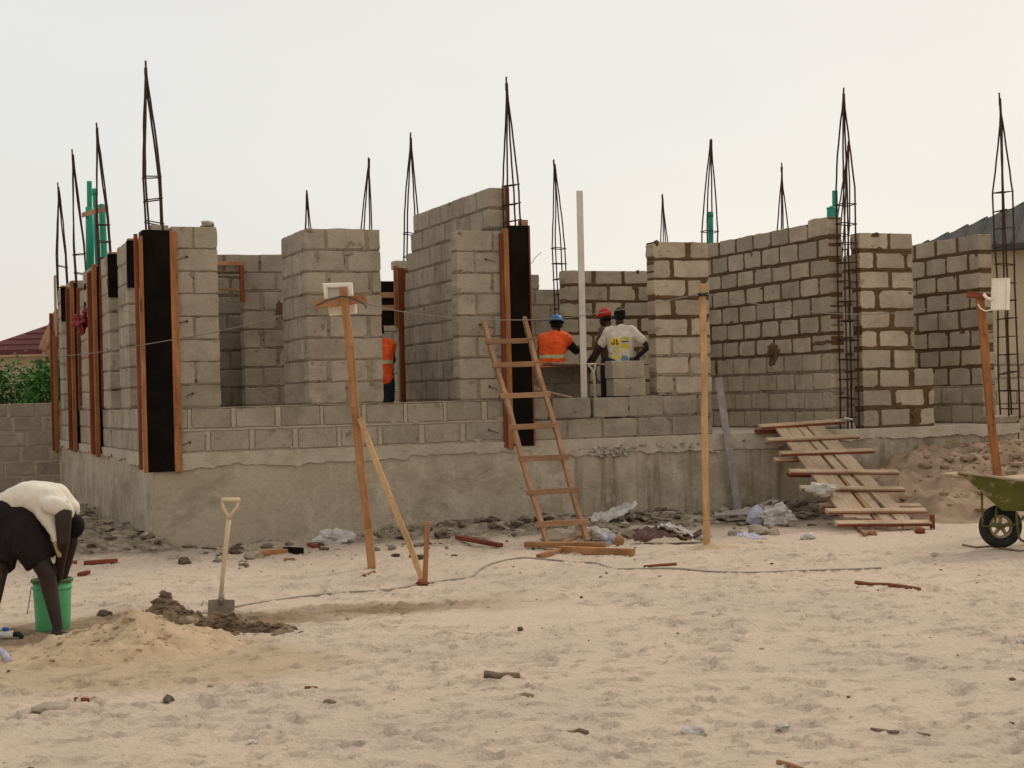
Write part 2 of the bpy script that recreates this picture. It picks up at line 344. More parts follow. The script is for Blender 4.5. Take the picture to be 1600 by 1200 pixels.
dm = debris_mask(GX, GY)
# footprints and scuffs trodden into the sand
def dent(cx, cy, la, lb, ang, dep):
    i0 = max(0, int((cx - .45 - xs[0]) / dx)); i1 = min(len(xs), int((cx + .45 - xs[0]) / dx) + 1)
    j0 = int(np.searchsorted(ysd, cy - .45)); j1 = int(np.searchsorted(ysd, cy + .45))
    if i1 <= i0 or j1 <= j0: return
    sx_ = slice(ix0 + i0, ix0 + i1); sy_ = slice(iy0 + j0, iy0 + j1)
    a = GX[sy_, sx_] - cx; b = GY[sy_, sx_] - cy; c, s = math.cos(ang), math.sin(ang)
    q = ((a * c + b * s) / la) ** 2 + ((-a * s + b * c) / lb) ** 2
    H[sy_, sx_] += -dep * (1 - sstep(q, .55, 1.45)) + dep * .5 * np.exp(-((np.sqrt(q) - 1.4) ** 2) * 7)
for _ in range(7500):
    cx = rng.uniform(-6.6, 6.8); cy = 5.7 + 13.5 * rng.random() ** 1.15
    if vnoise(np.array([cx * .5]), np.array([cy * .5]), 12)[0] < -.27: continue
    k = rng.random()
    if k < .6: dent(cx, cy, rng.uniform(.05, .11), rng.uniform(.022, .042), rng.normal(0., .6), rng.uniform(.010, .028))
    else: dent(cx, cy, rng.uniform(.03, .07), rng.uniform(.018, .035), rng.uniform(0, 3.14), rng.uniform(.010, .026))
fine = sstep(GY, 4.5, 6) * (1 - sstep(GY, 20, 22)) * (1 - sstep(np.abs(GX), 6.8, 7.6))
H += fine * (vnoise(GX * 5, GY * 5, 21) * .007 + vnoise(GX * 12, GY * 12, 22) * .010 + vnoise(GX * 25, GY * 25, 24) * .010) + dm * fine * vnoise(GX * 11, GY * 11, 23) * .05
ug, vg = uvarr(GX, GY)
ny, nx = GX.shape
verts = np.stack([GX, GY, H], -1).reshape(-1, 3)
idx = np.arange(nx * ny).reshape(ny, nx)
faces = np.stack([idx[:-1, :-1], idx[:-1, 1:], idx[1:, 1:], idx[1:, :-1]], -1).reshape(-1, 4)
me = bpy.data.meshes.new('ground'); me.vertices.add(len(verts)); me.vertices.foreach_set('co', verts.ravel())
me.loops.add(len(faces) * 4); me.loops.foreach_set('vertex_index', faces.ravel().astype(np.int32))
me.polygons.add(len(faces)); me.polygons.foreach_set('loop_start', np.arange(0, len(faces) * 4, 4, dtype=np.int32)); me.polygons.foreach_set('loop_total', np.full(len(faces), 4, dtype=np.int32))
me.polygons.foreach_set('use_smooth', np.ones(len(faces), bool)); me.update()
a = me.attributes.new('debris', 'FLOAT', 'POINT'); a.data.foreach_set('value', dm.ravel().astype(np.float32))
# damp tread-mark: a darker band of sand crossing the yard
A_ = G(370, 965); B_ = G(860, 935)
tt = np.clip((GX - A_.x) / (B_.x - A_.x), 0, 1); dl = np.abs(GY - (A_.y + (B_.y - A_.y) * tt)) + .5 * vnoise(GX * 2, GY * 2, 31)
damp = (1 - sstep(dl, .12, .62)) * sstep(GX, A_.x - .5, A_.x) * (1 - sstep(GX, B_.x - 1.2, B_.x + .2))
damp = np.maximum(damp, (1 - sstep(np.hypot(GX + 3.3, (GY - 11.9) * 1.0) + .6 * vnoise(GX * 2, GY * 2, 32), .5, 1.1)) * .9)
a = me.attributes.new('damp', 'FLOAT', 'POINT'); a.data.foreach_set('value', damp.ravel().astype(np.float32))
yel = 1 - sstep(np.hypot((GX + 2.7) / 1.6, (GY - 10.2) / 1.1) + .7 * vnoise(GX * .9, GY * .9, 33), .55, 1.25)
a = me.attributes.new('yellow', 'FLOAT', 'POINT'); a.data.foreach_set('value', yel.ravel().astype(np.float32))
gm = bpy.data.materials.new('trodden_sand'); gm.use_nodes = True; nt = gm.node_tree; N = nt.nodes; L = nt.links
b = N['Principled BSDF']; b.inputs['Roughness'].default_value = .95; b.inputs['Specular IOR Level'].default_value = .1
tcg = N.new('ShaderNodeTexCoord')
def gnoise(sc, d=5, r=.6):
    n = N.new('ShaderNodeTexNoise'); n.inputs['Scale'].default_value = sc; n.inputs['Detail'].default_value = d; n.inputs['Roughness'].default_value = r
    L.new(tcg.outputs['Object'], n.inputs['Vector']); return n.outputs['Fac']
def gattr(nm): q = N.new('ShaderNodeAttribute'); q.attribute_name = nm; return q.outputs['Fac']
c = cmix(mrange(gnoise(.45), .38, .62), (.705, .555, .43, 1), (.64, .51, .40, 1))
c = cmix(mrange(gnoise(1.7), .50, .70, 0, .35), c, (.51, .405, .315, 1))
c = cmix(mrange(gnoise(9), .56, .72, 0, .28), c, (.38, .285, .195, 1))
c = cmix(mrange(gnoise(38, 3), .60, .72, 0, .65), c, (.28, .21, .145, 1))
c = cmix(mrange(gnoise(95, 3), .58, .72, 0, .5), c, (.36, .27, .19, 1))
c = cmix(mrange(gattr('yellow'), 0., 1., 0., .7), c, cmix(mrange(gnoise(5), .4, .65), (.53, .385, .235, 1), (.455, .33, .205, 1)))
c = cmix(gattr('damp'), c, cmix(mrange(gnoise(6), .4, .65), (.34, .235, .15, 1), (.27, .185, .115, 1)))
c = cmix(mrange(gattr('debris'), .05, .55, 0, .97), c, cmix(mrange(gnoise(7), .36, .6), (.36, .29, .215, 1), (.19, .15, .11, 1)))
L.new(c, b.inputs['Base Color'])
bp = N.new('ShaderNodeBump'); bp.inputs['Strength'].default_value = 1.0; bp.inputs['Distance'].default_value = .04; L.new(gnoise(22, 6, .7), bp.inputs['Height']); L.new(bp.outputs['Normal'], b.inputs['Normal'])
me.materials.append(gm); g = bpy.data.objects.new('ground', me); COL.objects.link(g)
struct(g, 'pale trodden sand of the building yard, dented with footprints', 'ground')

# ------------------------------------------------------------------ the unfinished building
def block_outline(x0, x1, z0, z1, rad, jit):
    pts = []
    r0 = rad
    for sx, sz, a0 in ((1, 0, -90), (1, 1, 0), (0, 1, 90), (0, 0, 180)):
        rad = r0 * R.choice((.6, .8, 1, 1, 1.3, 1, 1, 2.1)); rad = min(rad, .4 * (z1 - z0), .4 * (x1 - x0))
        cx = x1 - rad if sx else x0 + rad; cz = z1 - rad if sz else z0 + rad
        for k in (0, 45, 90):
            a = math.radians(a0 + k); pts.append([cx + rad * math.cos(a), cz + rad * math.sin(a)])
        nxt = {-90: ((x1, z0 + .35 * (z1 - z0)), (x1, z0 + .65 * (z1 - z0))), 0: ((x0 + .7 * (x1 - x0), z1), (x0 + .33 * (x1 - x0), z1)),
               90: ((x0, z0 + .65 * (z1 - z0)), (x0, z0 + .35 * (z1 - z0))), 180: ((x0 + .33 * (x1 - x0), z0), (x0 + .7 * (x1 - x0), z0))}[a0]
        pts += [list(q) for q in nxt]
    return [(p[0] + R.uniform(-jit, jit), p[1] + R.uniform(-jit, jit)) for p in pts]
def lay(mb, u0, v0, ax, z0, pitch, courses, full=False, strips=False, th=.225, joint=.035, vj=.035, style='flush', Lb=.45, stag=0, mi_m=1, light=None, phase=0.):
    """one wall: courses is a list of lists of (a, b) runs along the wall; blocks stand a few mm proud of the mortar"""
    def P(s, t, z): return W(u0 + s, v0 + t, z) if ax == 'F' else W(u0 + t, v0 + s, z)
    for i, runs in enumerate(courses):
        wet = style == 'wet' and not (light and i in light)
        jt = R.uniform(.6, 1.35); vjj = vj if wet or style == 'flush' else .03
        inset = .011 if wet else .014 if strips else .0075
        rad = .024 if wet else .018; jit = .008 if wet else .0055
        zb = z0 + i * pitch; zt = zb + pitch
        for a, b in runs:
            x = a; first = Lb if (i + stag) % 2 == 0 else Lb * .5
            first = max(.12, first - phase if phase else first)
            cuts = []
            l = first
            while x < b - .06:
                e = min(x + l + R.uniform(-.012, .012), b)
                if b - e < .1: e = b
                cuts.append((x, e)); x = e + vjj * R.uniform(.7, 1.4); l = Lb
            m0 = [P(a + .006, inset, zb), P(b - .006, inset, zb), P(b - .006, th - inset, zb), P(a + .006, th - inset, zb)]
            top = zt - .004 if i < len(courses) - 1 or full else zt - joint * .6
            m1 = [Vector((p.x, p.y, top)) for p in m0]
            o = Vector((R.random() * 30, R.random() * 30, R.random() * 30))
            mb.add(m0 + m1, [(3, 2, 1, 0), (4, 5, 6, 7), (0, 1, 5, 4), (1, 2, 6, 5), (2, 3, 7, 6), (3, 0, 4, 7)], mi_m if wet or mi_m != 1 else 2, [p + o for p in m0 + m1], R.uniform(.9, 1.1))
            if strips:                                     # pointed joints, a thin groove left round every block
                def strip(sa, sb, za, zb_):
                    n_ = max(2, int((sb - sa) / .06)); vs = []; q = lambda k_, m_: .004 * mnoise.noise(Vector((sa * 9 + k_ * .7, za * 13 + m_, i)))
                    for k_ in range(n_ + 1):
                        x_ = sa + (sb - sa) * k_ / n_
                        vs += [P(x_, .016, za + q(k_, 0)), P(x_, -.001 + q(k_, 4) * .5, za + .002 + q(k_, 0)), P(x_, -.001 + q(k_, 8) * .5, zb_ - .002 + q(k_, 2)), P(x_, .016, zb_ + q(k_, 2))]
                    o_ = Vector((R.random() * 30, R.random() * 30, 0))
                    mb.add(vs, [(4 * k_ + j_, 4 * k_ + 4 + j_, 4 * k_ + 5 + j_, 4 * k_ + 1 + j_) for k_ in range(n_) for j_ in range(3)] + [(0, 1, 2, 3), (4 * n_, 4 * n_ + 3, 4 * n_ + 2, 4 * n_ + 1)], 2, [p + o_ for p in vs], 1.)
                strip(a, b, zt - joint * .5 + .009, zt + joint * .5 - .009) if i < len(courses) - 1 else strip(a, b, zt - joint * .5 + .008, zt - .004)
                for (xa, xb), (xc, xd) in zip(cuts, cuts[1:]):
                    if xc - xb > .028: strip(xb + .009, xc - .009, zb + joint * .4, zt - joint * .4)
            for (x0, x1) in cuts:
                jz = joint * (jt if wet else 1) * .5
                dz = R.uniform(-.006, .006)
                ol = block_outline(x0, x1, zb + jz + dz, zt - jz + dz + R.uniform(-.004, .004), rad * R.uniform(.5, 1.3), jit)
                pr = R.uniform(-.003, .004); n = len(ol)
                cx = (x0 + x1) / 2; cz = (zb + zt) / 2
                rings = []
                for t, sh in ((-pr, .965), (.007 - pr, 1.), (th - .007 + pr, 1.), (th + pr, .965)):
                    if sh < 1: rings.append([P(cx + (q[0] - cx) * (1 - .008 / max(.05, abs(x1 - cx))), t, cz + (q[1] - cz) * .94) for q in ol])
                    else: rings.append([P(q[0], t, q[1]) for q in ol])
                vs = [p for r_ in rings for p in r_]
                fs = [tuple(range(n))[::-1], tuple(3 * n + k for k in range(n))]
                fs += [(k * n + j, k * n + (j + 1) % n, (k + 1) * n + (j + 1) % n, (k + 1) * n + j) for k in range(3) for j in range(n)]
                o = Vector((R.random() * 30, R.random() * 30, R.random() * 30))
                mb.add(vs, fs, 0, [p + o for p in vs], R.uniform(.84, 1.14) if wet else R.uniform(.91, 1.09))
                if R.random() < (.22 if wet else .30):     # mortar smeared over the joint by the trowel
                    bx = R.choice((x0, x1, R.uniform(x0, x1))); bz = R.choice((zb + jz, zt - jz))
                    blob(mb, lambda s_, z_, t_: P(s_, -t_ - .0005, z_), min(max(bx, a + .05), b - .05), min(bz, zt - .04), R.uniform(.02, .06), R.uniform(.012, .04), .005, mi_m if wet or mi_m != 1 else 2, R.random() * 90)
def blob(mb, P, cx, cz, rx, rz, th, mi, seed=0):
    """a trowelled patch of mortar on a wall face"""
    n = 22; a = [P(cx, cz, th)]
    rr = [1 + .28 * mnoise.noise(Vector((math.cos(2 * math.pi * k / n) * 4, math.sin(2 * math.pi * k / n) * 4, seed * 1.7))) + .6 * mnoise.noise(Vector((math.cos(2 * math.pi * k / n) * 1.5, math.sin(2 * math.pi * k / n) * 1.5, seed * 3.3))) for k in range(n)]
    for rad, t in ((.75, th), (1., .0)):
        for k in range(n):
            q = 2 * math.pi * k / n; a.append(P(cx + rx * rad * rr[k] * math.cos(q), cz + rz * rad * rr[k] * math.sin(q), t))
    f = [(0, 1 + k, 1 + (k + 1) % n) for k in range(n)] + [(1 + k, 1 + n + k, 1 + n + (k + 1) % n, 1 + (k + 1) % n) for k in range(n)]
    mb.add(a, f, mi, None, 1.)

bld = thing('unfinished_building', W(0, 0, 0), 'roofless house of grey sandcrete block walls on a high concrete base', 'building')
SL = 1.10; PC = .26; SILL = SL + 2 * PC; TOP = 3.70
WM = ['block', 'mortar_wet', 'mortar_dry']
WO = ['block_old', 'mortar_wet', 'mortar_dry']
WG = ['block_grey', 'mortar_wet', 'mortar_dry']
def wall(label, *lays, mats=None, blobs=()):
    mb = MB(); mats = mats or (WM if any(k.get('style') == 'wet' for k in lays) and 'timber framed' not in label else WO)
    for k in lays: lay(mb, **k)
    for P, cx, cz, rx, rz, mi, sd_ in blobs: blob(mb, P, cx, cz, rx, rz, .012, mi, sd_)
    o = mb.build('block_wall', mats, bld); o['label'] = label; return o

# concrete base: body with streaked faces, rough cast lip round the top
def foundation():
    m = bpy.data.materials.new('streaked_concrete'); m.use_nodes = True; nt = m.node_tree; N = nt.nodes; L = nt.links
    b = N['Principled BSDF']; b.inputs['Roughness'].default_value = .9; b.inputs['Specular IOR Level'].default_value = .2
    tc_ = N.new('ShaderNodeTexCoord')
    def nz(sc, st=(1, 1, 1), d=6, r=.6):
        mp = N.new('ShaderNodeMapping'); mp.inputs['Scale'].default_value = st; L.new(tc_.outputs['Object'], mp.inputs['Vector'])
        n = N.new('ShaderNodeTexNoise'); n.inputs['Scale'].default_value = sc; n.inputs['Detail'].default_value = d; n.inputs['Roughness'].default_value = r
        L.new(mp.outputs['Vector'], n.inputs['Vector']); return n.outputs['Fac']
    c = cmx(N, L, mr(N, L, nz(1.1), .36, .62), (.42, .35, .26, 1), (.335, .275, .20, 1))
    sep = N.new('ShaderNodeSeparateXYZ'); L.new(tc_.outputs['Object'], sep.inputs['Vector'])
    rightside = mr(N, L, sep.outputs['X'], 3.9, 5.2)
    streak = mr(N, L, nz(5.5, (1, 1, .10), 5, .6), .47, .62)
    mul = N.new('ShaderNodeMath'); mul.operation = 'MULTIPLY'; L.new(streak, mul.inputs[0]); L.new(rightside, mul.inputs[1])
    c = cmx(N, L, mul.outputs[0], c, (.20, .155, .098, 1))
    st2 = mr(N, L, nz(8, (1, 1, .07), 4), .60, .70); mul2 = N.new('ShaderNodeMath'); mul2.operation = 'MULTIPLY'; L.new(st2, mul2.inputs[0]); L.new(rightside, mul2.inputs[1])
    mul3 = N.new('ShaderNodeMath'); mul3.operation = 'MULTIPLY'; mul3.inputs[1].default_value = .75; L.new(mul2.outputs[0], mul3.inputs[0])
    c = cmx(N, L, mul3.outputs[0], c, (.43, .36, .275, 1))
    c = cmx(N, L, mr(N, L, nz(2.1, (1, 1, 1), 8, .72), .50, .64, 0, .75), c, (.50, .425, .33, 1))
    c = cmx(N, L, mr(N, L, nz(.8, (1, 1, 2.2), 7, .7), .48, .62, 0, .85), c, (.235, .19, .13, 1))
    c = cmx(N, L, mr(N, L, nz(3.4, (1, 1, .22), 6, .7), .54, .68, 0, .55), c, (.52, .45, .36, 1))
    c = cmx(N, L, mr(N, L, nz(42, (1, 1, 1), 4, .7), .55, .72, 0, .55), c, (.18, .14, .10, 1))
    c = cmx(N, L, mr(N, L, nz(10, (1, 1, 1.8), 5, .75), .665, .70, 0, .9), c, (.07, .05, .035, 1))
    L.new(c, b.inputs['Base Color'])
    bp = N.new('ShaderNodeBump'); bp.inputs['Strength'].default_value = .5; bp.inputs['Distance'].default_value = .03
    L.new(nz(18, d=7, r=.65), bp.inputs['Height']); L.new(bp.outputs['Normal'], b.inputs['Normal'])
    MAT['streaked'] = m
    mb = MB()
    Lu, Lv = 12.0, 10.5
    # body as four gridded faces with slightly wavy shuttered surface
    def face(p0, p1, nu):
        vs = []; zs = [-.4, 0, .2, .45, .7, .9, SL - .012]
        nrm_ = (Vector(p1) - Vector(p0)).cross(Vector((0, 0, 1))).normalized()
        for i in range(nu + 1):
            p = Vector(p0).lerp(Vector(p1), i / nu)
            for z in zs:
                w = 0 if i in (0, nu) else .014 * mnoise.noise(Vector((p.x * .9, p.y * .9, z * 1.3)))
                vs.append(Vector((p.x, p.y, z)) + nrm_ * w)
        k = len(zs)
        mb.add(vs, [(i * k + j, (i + 1) * k + j, (i + 1) * k + j + 1, i * k + j + 1) for i in range(nu) for j in range(k - 1)], 0)
    cs = [W(0, 0, 0), W(Lu, 0, 0), W(Lu, Lv, 0), W(0, Lv, 0)]
    for i in range(4): face(cs[i], cs[(i + 1) % 4], 60)
    o = SL - .012
    mb.add([Vector((c_.x, c_.y, o)) for c_ in cs], [(0, 1, 2, 3)], 0)
    fo = mb.build('foundation', ['streaked'], bld); fo['label'] = 'high grey concrete base with streaked stains below the walls'
    # rough lip
    mb = MB()
    def lip(P, a, b, depth, seed, skip=()):
        n = int((b - a) / .03); vs = []
        for i in range(n + 1):
            s_ = a + (b - a) * i / n
            d_ = depth(s_) + .045 * mnoise.noise(Vector((s_ * 1.6, seed, 0))) + .03 * mnoise.noise(Vector((s_ * 7, seed, 3))) + .012 * mnoise.noise(Vector((s_ * 25, seed, 5)))
            t = .026 + .013 * mnoise.noise(Vector((s_ * 4, seed, 9)))
            vs += [P(s_, 0.0, SL), P(s_, t + .006, SL - .004), P(s_, t, SL - .6 * d_), P(s_, t * .9, SL - d_ + .006), P(s_, -.004, SL - d_)]
        mb.add(vs, [(i * 5 + j, (i + 1) * 5 + j, (i + 1) * 5 + j + 1, i * 5 + j + 1) for i in range(n) for j in range(4)], 0)
    lip(lambda s, t, z: W(s, -t, z), -.012, 12.012, lambda s: (.17 if s < 3.0 else .13 if s < 4.6 else .21 if s < 8.2 else .15), 1.)
    lip(lambda s, t, z: W(-t, s, z), -.012, 10.5, lambda s: .17 - .05 * (s > 2), 7.)
    # ragged honeycombed aggregate knobs along the bare stretch of lip
    for k in range(260):
        s_ = R.uniform(5.4, 8.0); zz = SL - R.uniform(.10, .24)
        if mnoise.noise(Vector((s_ * 1.3, zz * 4, 2))) < -.05: continue
        mb.lump(W(s_, -.026, zz), [R.uniform(.012, .03)] * 2 + [R.uniform(.008, .02)], k, .5, 1.7, 1, 0, R.uniform(.4, 1.15))
    lo = mb.build('foundation_lip', ['concrete_lip'], bld, nrm=True); lo['label'] = 'paler rough cast lip along the top edge of the base'
    # slab topping, the floor the masons stand on
    mb = MB(); mb.add([W(.0, .0, SL), W(12, 0, SL), W(12, 10.5, SL), W(0, 10.5, SL)], [(0, 1, 2, 3)]); mb.build('floor_slab', ['concrete_lip'], bld)
    # low step in front of the right end, and the little upstand on the end
    mb = MB()
    mb.box(W(11.35, -.14, .28), (1.3, .27, 1.0), Matrix.Rotation(YAW, 3, 'Z'), 0, 1, .01, .02)
    mb.box(W(11.75, .10, SL + .06), (.5, .21, .11), Matrix.Rotation(YAW, 3, 'Z'), 0, 1.05, .008, .02)
    mb.build('entrance_step', ['streaked'], bld)
def cmx(N, L, f, a, b):
    x = N.new('ShaderNodeMix'); x.data_type = 'RGBA'
    L.new(f, x.inputs[0])
    for i, q in ((6, a), (7, b)):
        if isinstance(q, tuple): x.inputs[i].default_value = q
        else: L.new(q, x.inputs[i])
    return x.outputs[2]
def mr(N, L, src, a, b, c=0., d=1.):
    m = N.new('ShaderNodeMapRange')
    for k, q in (('From Min', a), ('From Max', b), ('To Min', c), ('To Max', d)): m.inputs[k].default_value = q
    L.new(src, m.inputs['Value']); return m.outputs['Result']
foundation()

n8 = 8
wall('low front wall of two courses left of the ladder', mats=['block_old', 'mortar_wet', 'mortar_pale'], *[dict(u0=.25, v0=0, ax='F', z0=SL, pitch=PC, strips=True, courses=[[(0, 4.01)], [(0, 4.01)]], joint=.042, vj=.062, phase=.12)])
wall('front pier beside the black corner formwork', dict(u0=.25, v0=0, ax='F', z0=SILL, pitch=PC, courses=[[(0, .52)]] * n8, joint=.02, vj=.025, stag=0))
wall('wide front pier behind the floodlight post', dict(u0=1.81, v0=0, ax='F', z0=SILL, pitch=PC, courses=[[(0, .91)]] * n8, joint=.024, vj=.05),
     dict(u0=1.81, v0=.23, ax='D', z0=SL, pitch=PC, courses=[[(0, 1.0)]] * 10, joint=.022, vj=.025))
wall('front pier left of the black formwork in the middle', dict(u0=3.69, v0=0, ax='F', z0=SILL, pitch=PC, courses=[[(0, .57)]] * n8, joint=.022, vj=.03, stag=1))
wall('tallest cross wall, its top slanting up behind the middle formwork', dict(u0=4.22, v0=.235, ax='D', z0=SL, pitch=.2645,
     courses=[[(0, 3.6)]] * 7 + [[(0, 3.56)], [(0, 3.5)], [(0, 3.38)], [(0, 3.18)], [(0, 3.05)]], joint=.03, vj=.03, stag=1))
wall('low front wall behind the ladder with open upright joints', dict(u0=4.63, v0=0, ax='F', z0=SL, pitch=PC, courses=[[(0, 2.52)]], joint=.03, vj=.03),
     dict(u0=4.63, v0=.01, ax='F', z0=SL + PC, pitch=PC, courses=[[(0, .22), (.28, .80), (.84, 2.52)]], joint=.016, vj=.02, Lb=.47), mats=WG)
wall('pier with brown wet mortar behind the plain pole', dict(u0=6.36, v0=0, ax='F', z0=SILL, pitch=.249, courses=[[(0, .79)]] * n8, joint=.045, vj=.058, style='wet', light=(0, 1, 2), stag=1))
DRP = lambda s, z, t: W(9.12 - t, s, z)
wall('long cross wall with wide brown joints behind the ramp', dict(u0=9.12, v0=.24, ax='D', z0=SL, pitch=PC,
     courses=[[(0, 3.7)]] * 10 + [[(.53, 3.7)]], joint=.044, vj=.052, style='wet', light=(0, 1, 2, 3)),
     dict(u0=9.12, v0=.24, ax='D', z0=SL + 10 * PC, pitch=.33, courses=[[(0, .50)]], joint=.09, vj=.06, style='wet'),
     blobs=[(DRP, 1.75, 2.20, .22, .11, 1, 3), (DRP, 1.78, 2.09, .10, .11, 1, 6), (DRP, .45, 2.28, .28, .03, 1, 5), (DRP, 3.45, 2.02, .035, .12, 1, 8)])
PEP = lambda s, z, t: W(s, -t, z)
wall('right front pier with broad brown joints beside the bare rebar', dict(u0=9.46, v0=0, ax='F', z0=SL, pitch=.267, courses=[[(0, 1.14)]] * 3 + [[(0, .85)]] * 7, joint=.048, vj=.062, style='wet', stag=1),
     blobs=[(PEP, 10.30, 1.24, .085, .14, 1, 2), (PEP, 9.72, 3.72, .07, .03, 1, 4)])
wall('far right cross wall with brown joints beside the end rebar', dict(u0=11.6, v0=.24, ax='D', z0=SL, pitch=.27, courses=[[(0, 4.0)]] * 10, joint=.048, vj=.054, style='wet', light=(0, 1), stag=1))
wall('back wall with a timber framed opening, seen left of the wide pier', dict(u0=1.76, v0=3.3, ax='F', z0=SL, pitch=PC, full=True, courses=[[(0, 1.5)]] * 9, joint=.03, vj=.05),
     dict(u0=.3, v0=3.3, ax='F', z0=SL + 9 * PC, pitch=PC, courses=[[(0, 2.96)]], joint=.03, vj=.03, stag=1),
     dict(u0=.3, v0=3.3, ax='F', z0=SL, pitch=PC, full=True, courses=[[(0, .62)]] * 9, joint=.03, vj=.03),
     blobs=[(lambda s, z, t: W(s, 3.3 - t, z), 2.30, 2.92, .10, .13, 1, 5), (lambda s, z, t: W(s, 3.3 - t, z), 2.42, 2.62, .05, .05, 1, 7)])
wall('narrow shaft of walls added behind the timber framed opening to darken it', dict(u0=.3, v0=4.2, ax='F', z0=SL, pitch=PC, courses=[[(0, 2.3)]] * 10, joint=.03, vj=.035), dict(u0=.3, v0=3.53, ax='D', z0=SL, pitch=PC, courses=[[(0, .66)]] * 9), dict(u0=2.3, v0=3.53, ax='D', z0=SL, pitch=PC, courses=[[(0, .66)]] * 9))  # close wall and side returns added to block light behind the opening
wall('inner back wall seen through the window gap left of the tallest wall', dict(u0=.3, v0=6.9, ax='F', z0=SL, pitch=PC, courses=[[(0, 4.0)]] * 9 + [[(0, 3.9)]], joint=.03, vj=.035))
wall('back wall with brown joints behind the white pole', dict(u0=6.98, v0=4.3, ax='F', z0=SL, pitch=.25, courses=[[(0, 2.1)]] * 10, joint=.044, vj=.052, style='wet', stag=1, light=(0, 1)))
wall('grey stepped back wall right of the middle formwork', dict(u0=5.0, v0=6.45, ax='F', z0=SL, pitch=PC, courses=[[(0, 3.2)]] * 9 + [[(0, 2.45)]], joint=.022, vj=.025), mats=WG)
wall('low inner wall under the mortar board', dict(u0=5.0, v0=1.25, ax='F', z0=SL, pitch=.235, courses=[[(0, 1.0)]] * 4, joint=.012, vj=.02, Lb=.47), mats=WG)
# the left flank: sill wall and piers between the formwork columns
wall('left flank wall with narrow window gaps between its piers', dict(u0=0, v0=.26, ax='D', z0=SL, pitch=PC, courses=[[(0, 9.9)]] * 2, joint=.028, vj=.03),
     dict(u0=0, v0=1.80, ax='D', z0=SILL, pitch=PC, courses=[[(0, .86)]] * 8, joint=.024, vj=.03),
     dict(u0=0, v0=3.60, ax='D', z0=SILL, pitch=PC, courses=[[(0, .72)]] * 8, joint=.024, vj=.03),
     dict(u0=0, v0=4.95, ax='D', z0=SILL, pitch=PC, courses=[[(0, 1.95)]] * 7 + [[(0, 1.5)]], joint=.024, vj=.03),
     dict(u0=0, v0=8.05, ax='D', z0=SILL, pitch=PC, courses=[[(0, .62)]] * 8, joint=.024, vj=.03),
     dict(u0=0, v0=9.66, ax='D', z0=SILL, pitch=PC, courses=[[(0, .45)]] * 8, joint=.024, vj=.03))
wall('rear wall of the house, hidden behind the other walls', dict(u0=.25, v0=10.2, ax='F', z0=SL, pitch=PC, courses=[[(0, 11.5)]] * 8, joint=.03, vj=.03))
wall('hidden right flank wall at the back', dict(u0=11.7, v0=4.9, ax='D', z0=SL, pitch=PC, courses=[[(0, 5.2)]] * 8, joint=.03, vj=.03))
# cast columns inside the formwork
mb = MB()
mb.box(W(.13, .13, SL + 1.30), (.20, .20, 2.62), Matrix.Rotation(YAW, 3, 'Z'), 0, .8, .006, .012)
c_ = mb.build('cast_column', ['concrete_lip'], bld); c_['label'] = 'grey concrete column top inside the black corner formwork'
# black plates for the shade inside square putlog holes in the flank wall
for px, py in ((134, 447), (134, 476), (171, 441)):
    p = UP(px, py, -.001); mb = MB(); mb.box(p + DA * .1, (.012, .19, .10), Matrix.Rotation(YAW, 3, 'Z'), 0, 1, .005); mb.build('putlog_hole_shade', ['ply_black'], bld)

# loose lump left on the corner pier
m_ = MB(); p = VP(324, 350, .1); m_.lump(p + Vector((0, 0, 0)), (.07, .06, .045), 3, .5, 1.5, 2)
tag(m_.build('mortar_lump', 'stone', None, p), 'small stone lump sitting on top of the pier beside the corner formwork', 'stone')

# ------------------------------------------------------------------ formwork
def zrot(a=YAW): return Matrix.Rotation(a, 3, 'Z')
def formwork(loc, label): return thing('column_formwork', loc, label, 'formwork', 'formwork round the columns')
# corner
fw = formwork(W(0, 0, .9), 'tall black plywood column form on the near corner, orange battens both sides')
def slab_part(name, mat, parent, c, size, rot=None, jit=.003, bev=.004, tint=1.):
    m = MB(); m.box(c, size, rot or zrot(), 0, tint, jit, bev); return m.build(name, mat, parent)
def batten(parent, p0, p1, w, h, up, mat='timber_form'):
    m = MB(); m.bar(p0, p1, w, h, up); return m.build('batten', mat, parent)
slab_part('plywood_panel', 'ply_black', fw, W(.07, -.028, 2.27), (.295, .02, 2.74))
slab_part('plywood_panel', 'ply_black', fw, W(-.075, .115, 2.30), (.02, .24, 2.68))
batten(fw, W(.262, -.03, .89), W(.262, -.03, 3.63), .05, .085, FA)
batten(fw, W(-.105, -.045, .90), W(-.105, -.045, 3.57), .045, .042, FA)
batten(fw, W(-.15, .02, .93), W(-.15, .02, 3.60), .05, .042, FA, 'timber_red')
for k in range(7):
    m = MB(); m.bar(W(.30, -.055, 1.1 + .4 * k), W(.30, .0, 1.1 + .4 * k), .012, .012, (0, 0, 1)); m.build('form_nail', 'rebar', fw)
